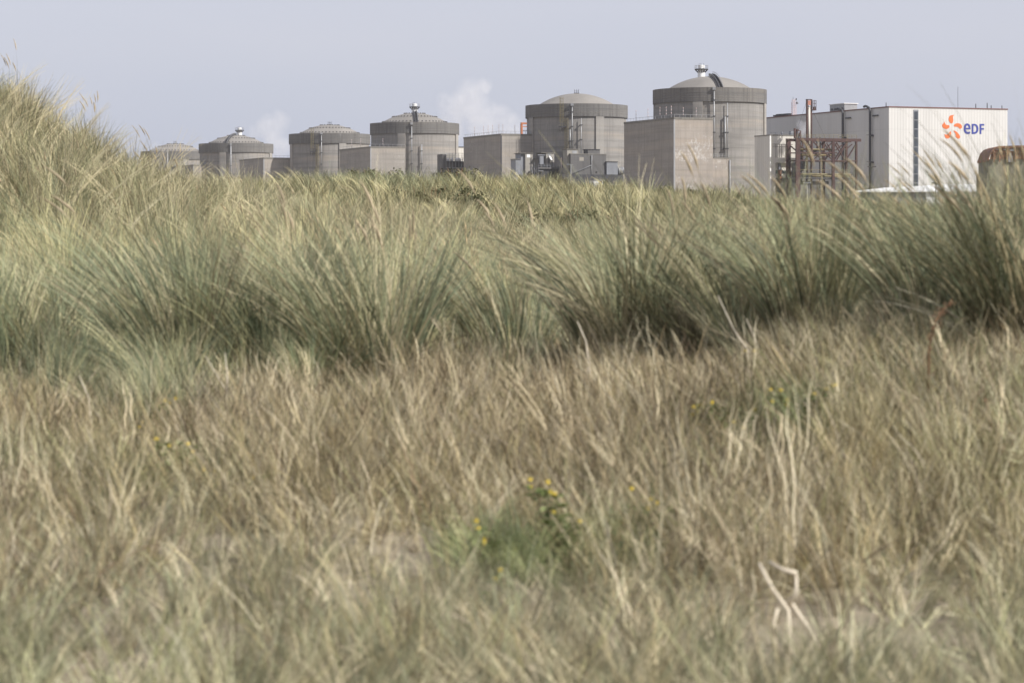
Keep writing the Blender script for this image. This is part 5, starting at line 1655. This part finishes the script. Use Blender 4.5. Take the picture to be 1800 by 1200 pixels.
scrub('dark low shrub on the dune crest under the flaked concrete block', 1192, 93, 0.75, 0.75, 1)
scrub('wide dark bramble patch on the slope below the dark pump house', 1015, 70, 1.5, 0.7, 2)
scrub('brown scrub patch at the centre of the far dune slope', 745, 74, 1.6, 0.7, 3)
scrub('small dark shrub on the crest before the third reactor', 655, 90, 0.9, 0.75, 4)
scrub('small dark green shrub on the crest below the tank platform', 805, 90, 0.7, 0.85, 5)
scrub('dark scrub between grass tufts, low on the slope below the panelled block', 880, 66, 1.0, 0.6, 6)

# ---------------------------------------------------------------- steam
def plume(label, d, blobs, dens, nscale, colr=(0.96,0.96,0.97), soft=0.5):
    mpx = d/FPX
    cs = [(P(x, y, d), r*mpx) for x, y, r in blobs]
    rg = random.Random(len(blobs)*7)
    cs = [(c_ + Vector((0, rg.uniform(-.6,.6)*r, 0)), r) for c_, r in cs]
    o0 = cs[0][0].copy()
    b = MB()
    for c_, r in cs:
        n1, n2 = 16, 10
        prof = [(max(0.001, r*math.sin(math.pi*i/n2)), c_.z-o0.z - r*math.cos(math.pi*i/n2)) for i in range(n2+1)]
        b.lathe(prof, n1, (c_.x-o0.x, c_.y-o0.y))
    tmp = b.build('steam_plume', M['white'])
    md = tmp.modifiers.new('r', 'REMESH'); md.mode = 'VOXEL'; md.voxel_size = max(r for _, r in cs)*0.14
    dg = bpy.context.evaluated_depsgraph_get()
    me = bpy.data.meshes.new_from_object(tmp.evaluated_get(dg))
    bpy.data.objects.remove(tmp)
    o = bpy.data.objects.new('steam_plume', me); o.location = o0; COL.objects.link(o)
    me.name = 'steam_plume'
    t = NT('steam'); v = obj_coord(t).outputs['Object']
    wn_ = t.node('ShaderNodeTexNoise'); t.put(wn_.inputs[0], v); wn_.inputs['Scale'].default_value = nscale*0.8; wn_.inputs['Detail'].default_value = 3
    wv = t.node('ShaderNodeVectorMath', operation='MULTIPLY_ADD')
    t.put(wv.inputs[0], wn_.outputs['Color']); wv.inputs[1].default_value = (0.9/nscale,)*3; 
    sub = t.node('ShaderNodeVectorMath', operation='SUBTRACT'); t.put(sub.inputs[0], v); sub.inputs[1].default_value = (0.45/nscale,)*3
    t.put(wv.inputs[2], sub.outputs[0])
    f = None
    for c_, r in cs:
        dn = t.node('ShaderNodeVectorMath', operation='DISTANCE'); t.put(dn.inputs[0], wv.outputs[0]); dn.inputs[1].default_value = c_-o0
        k = t.math('SUBTRACT', 1.0, t.math('DIVIDE', dn.outputs['Value'], r), clamp=True)
        f = k if f is None else t.math('MAXIMUM', f, k)
    n = t.noise(v, nscale, 5, 0.62)
    de = t.math('MULTIPLY', t.step(f, 0.02, soft), t.step(n, 0.33, 0.66))
    vs = t.node('ShaderNodeVolumePrincipled')
    vs.inputs['Color'].default_value = (*colr, 1); vs.inputs['Anisotropy'].default_value = 0.1
    t.put(vs.inputs['Density'], t.math('MULTIPLY', de, dens))
    t.l.new(vs.outputs[0], t.out.inputs['Volume'])
    me.materials.clear(); me.materials.append(t.m)
    tag(o, label, 'steam', 'steam plumes over the plant')
    return o
plume('largest white steam cloud, rising between the third reactor and the ladder reactor', 1420,
      [(827,168,36),(852,152,20),(800,192,34),(842,200,36),(878,205,30),(903,222,26),(792,228,36),(848,232,38),(888,240,30),(785,180,22)], 0.060, 0.13)
plume('faint steam cloud drifting behind the vented second reactor from the left', 1640,
      [(492,212,22),(468,222,24),(448,232,18),(482,240,26),(498,258,22),(488,275,20)], 0.055, 0.11)
plume('thin grey wisp of steam rising before the farthest reactor', 1560,
      [(276,262,15),(284,276,18),(291,296,19),(296,315,16)], 0.05, 0.18)
plume('small dense puff of steam above the steel gantry, left of its chimney', 912,
      [(1407,218,9),(1414,226,11),(1410,234,10),(1419,219,8),(1416,238,8)], 0.55, 0.55)

# ---------------------------------------------------------------- sea air: far reactors pale a little
hz = MB().box(-900, 900, -420, 2100, -1.0, 95).build('haze', M['white'])
t = NT('haze_air')
pv = t.node('ShaderNodeVolumePrincipled')
pv.inputs['Color'].default_value = (0.93, 0.95, 1.0, 1); pv.inputs['Density'].default_value = 0.000042; pv.inputs['Anisotropy'].default_value = 0.2
t.l.new(pv.outputs[0], t.out.inputs['Volume'])
hz.data.materials.clear(); hz.data.materials.append(t.m)
tag(hz, 'thin sea haze over the dunes and the plant', 'haze', kind='stuff')
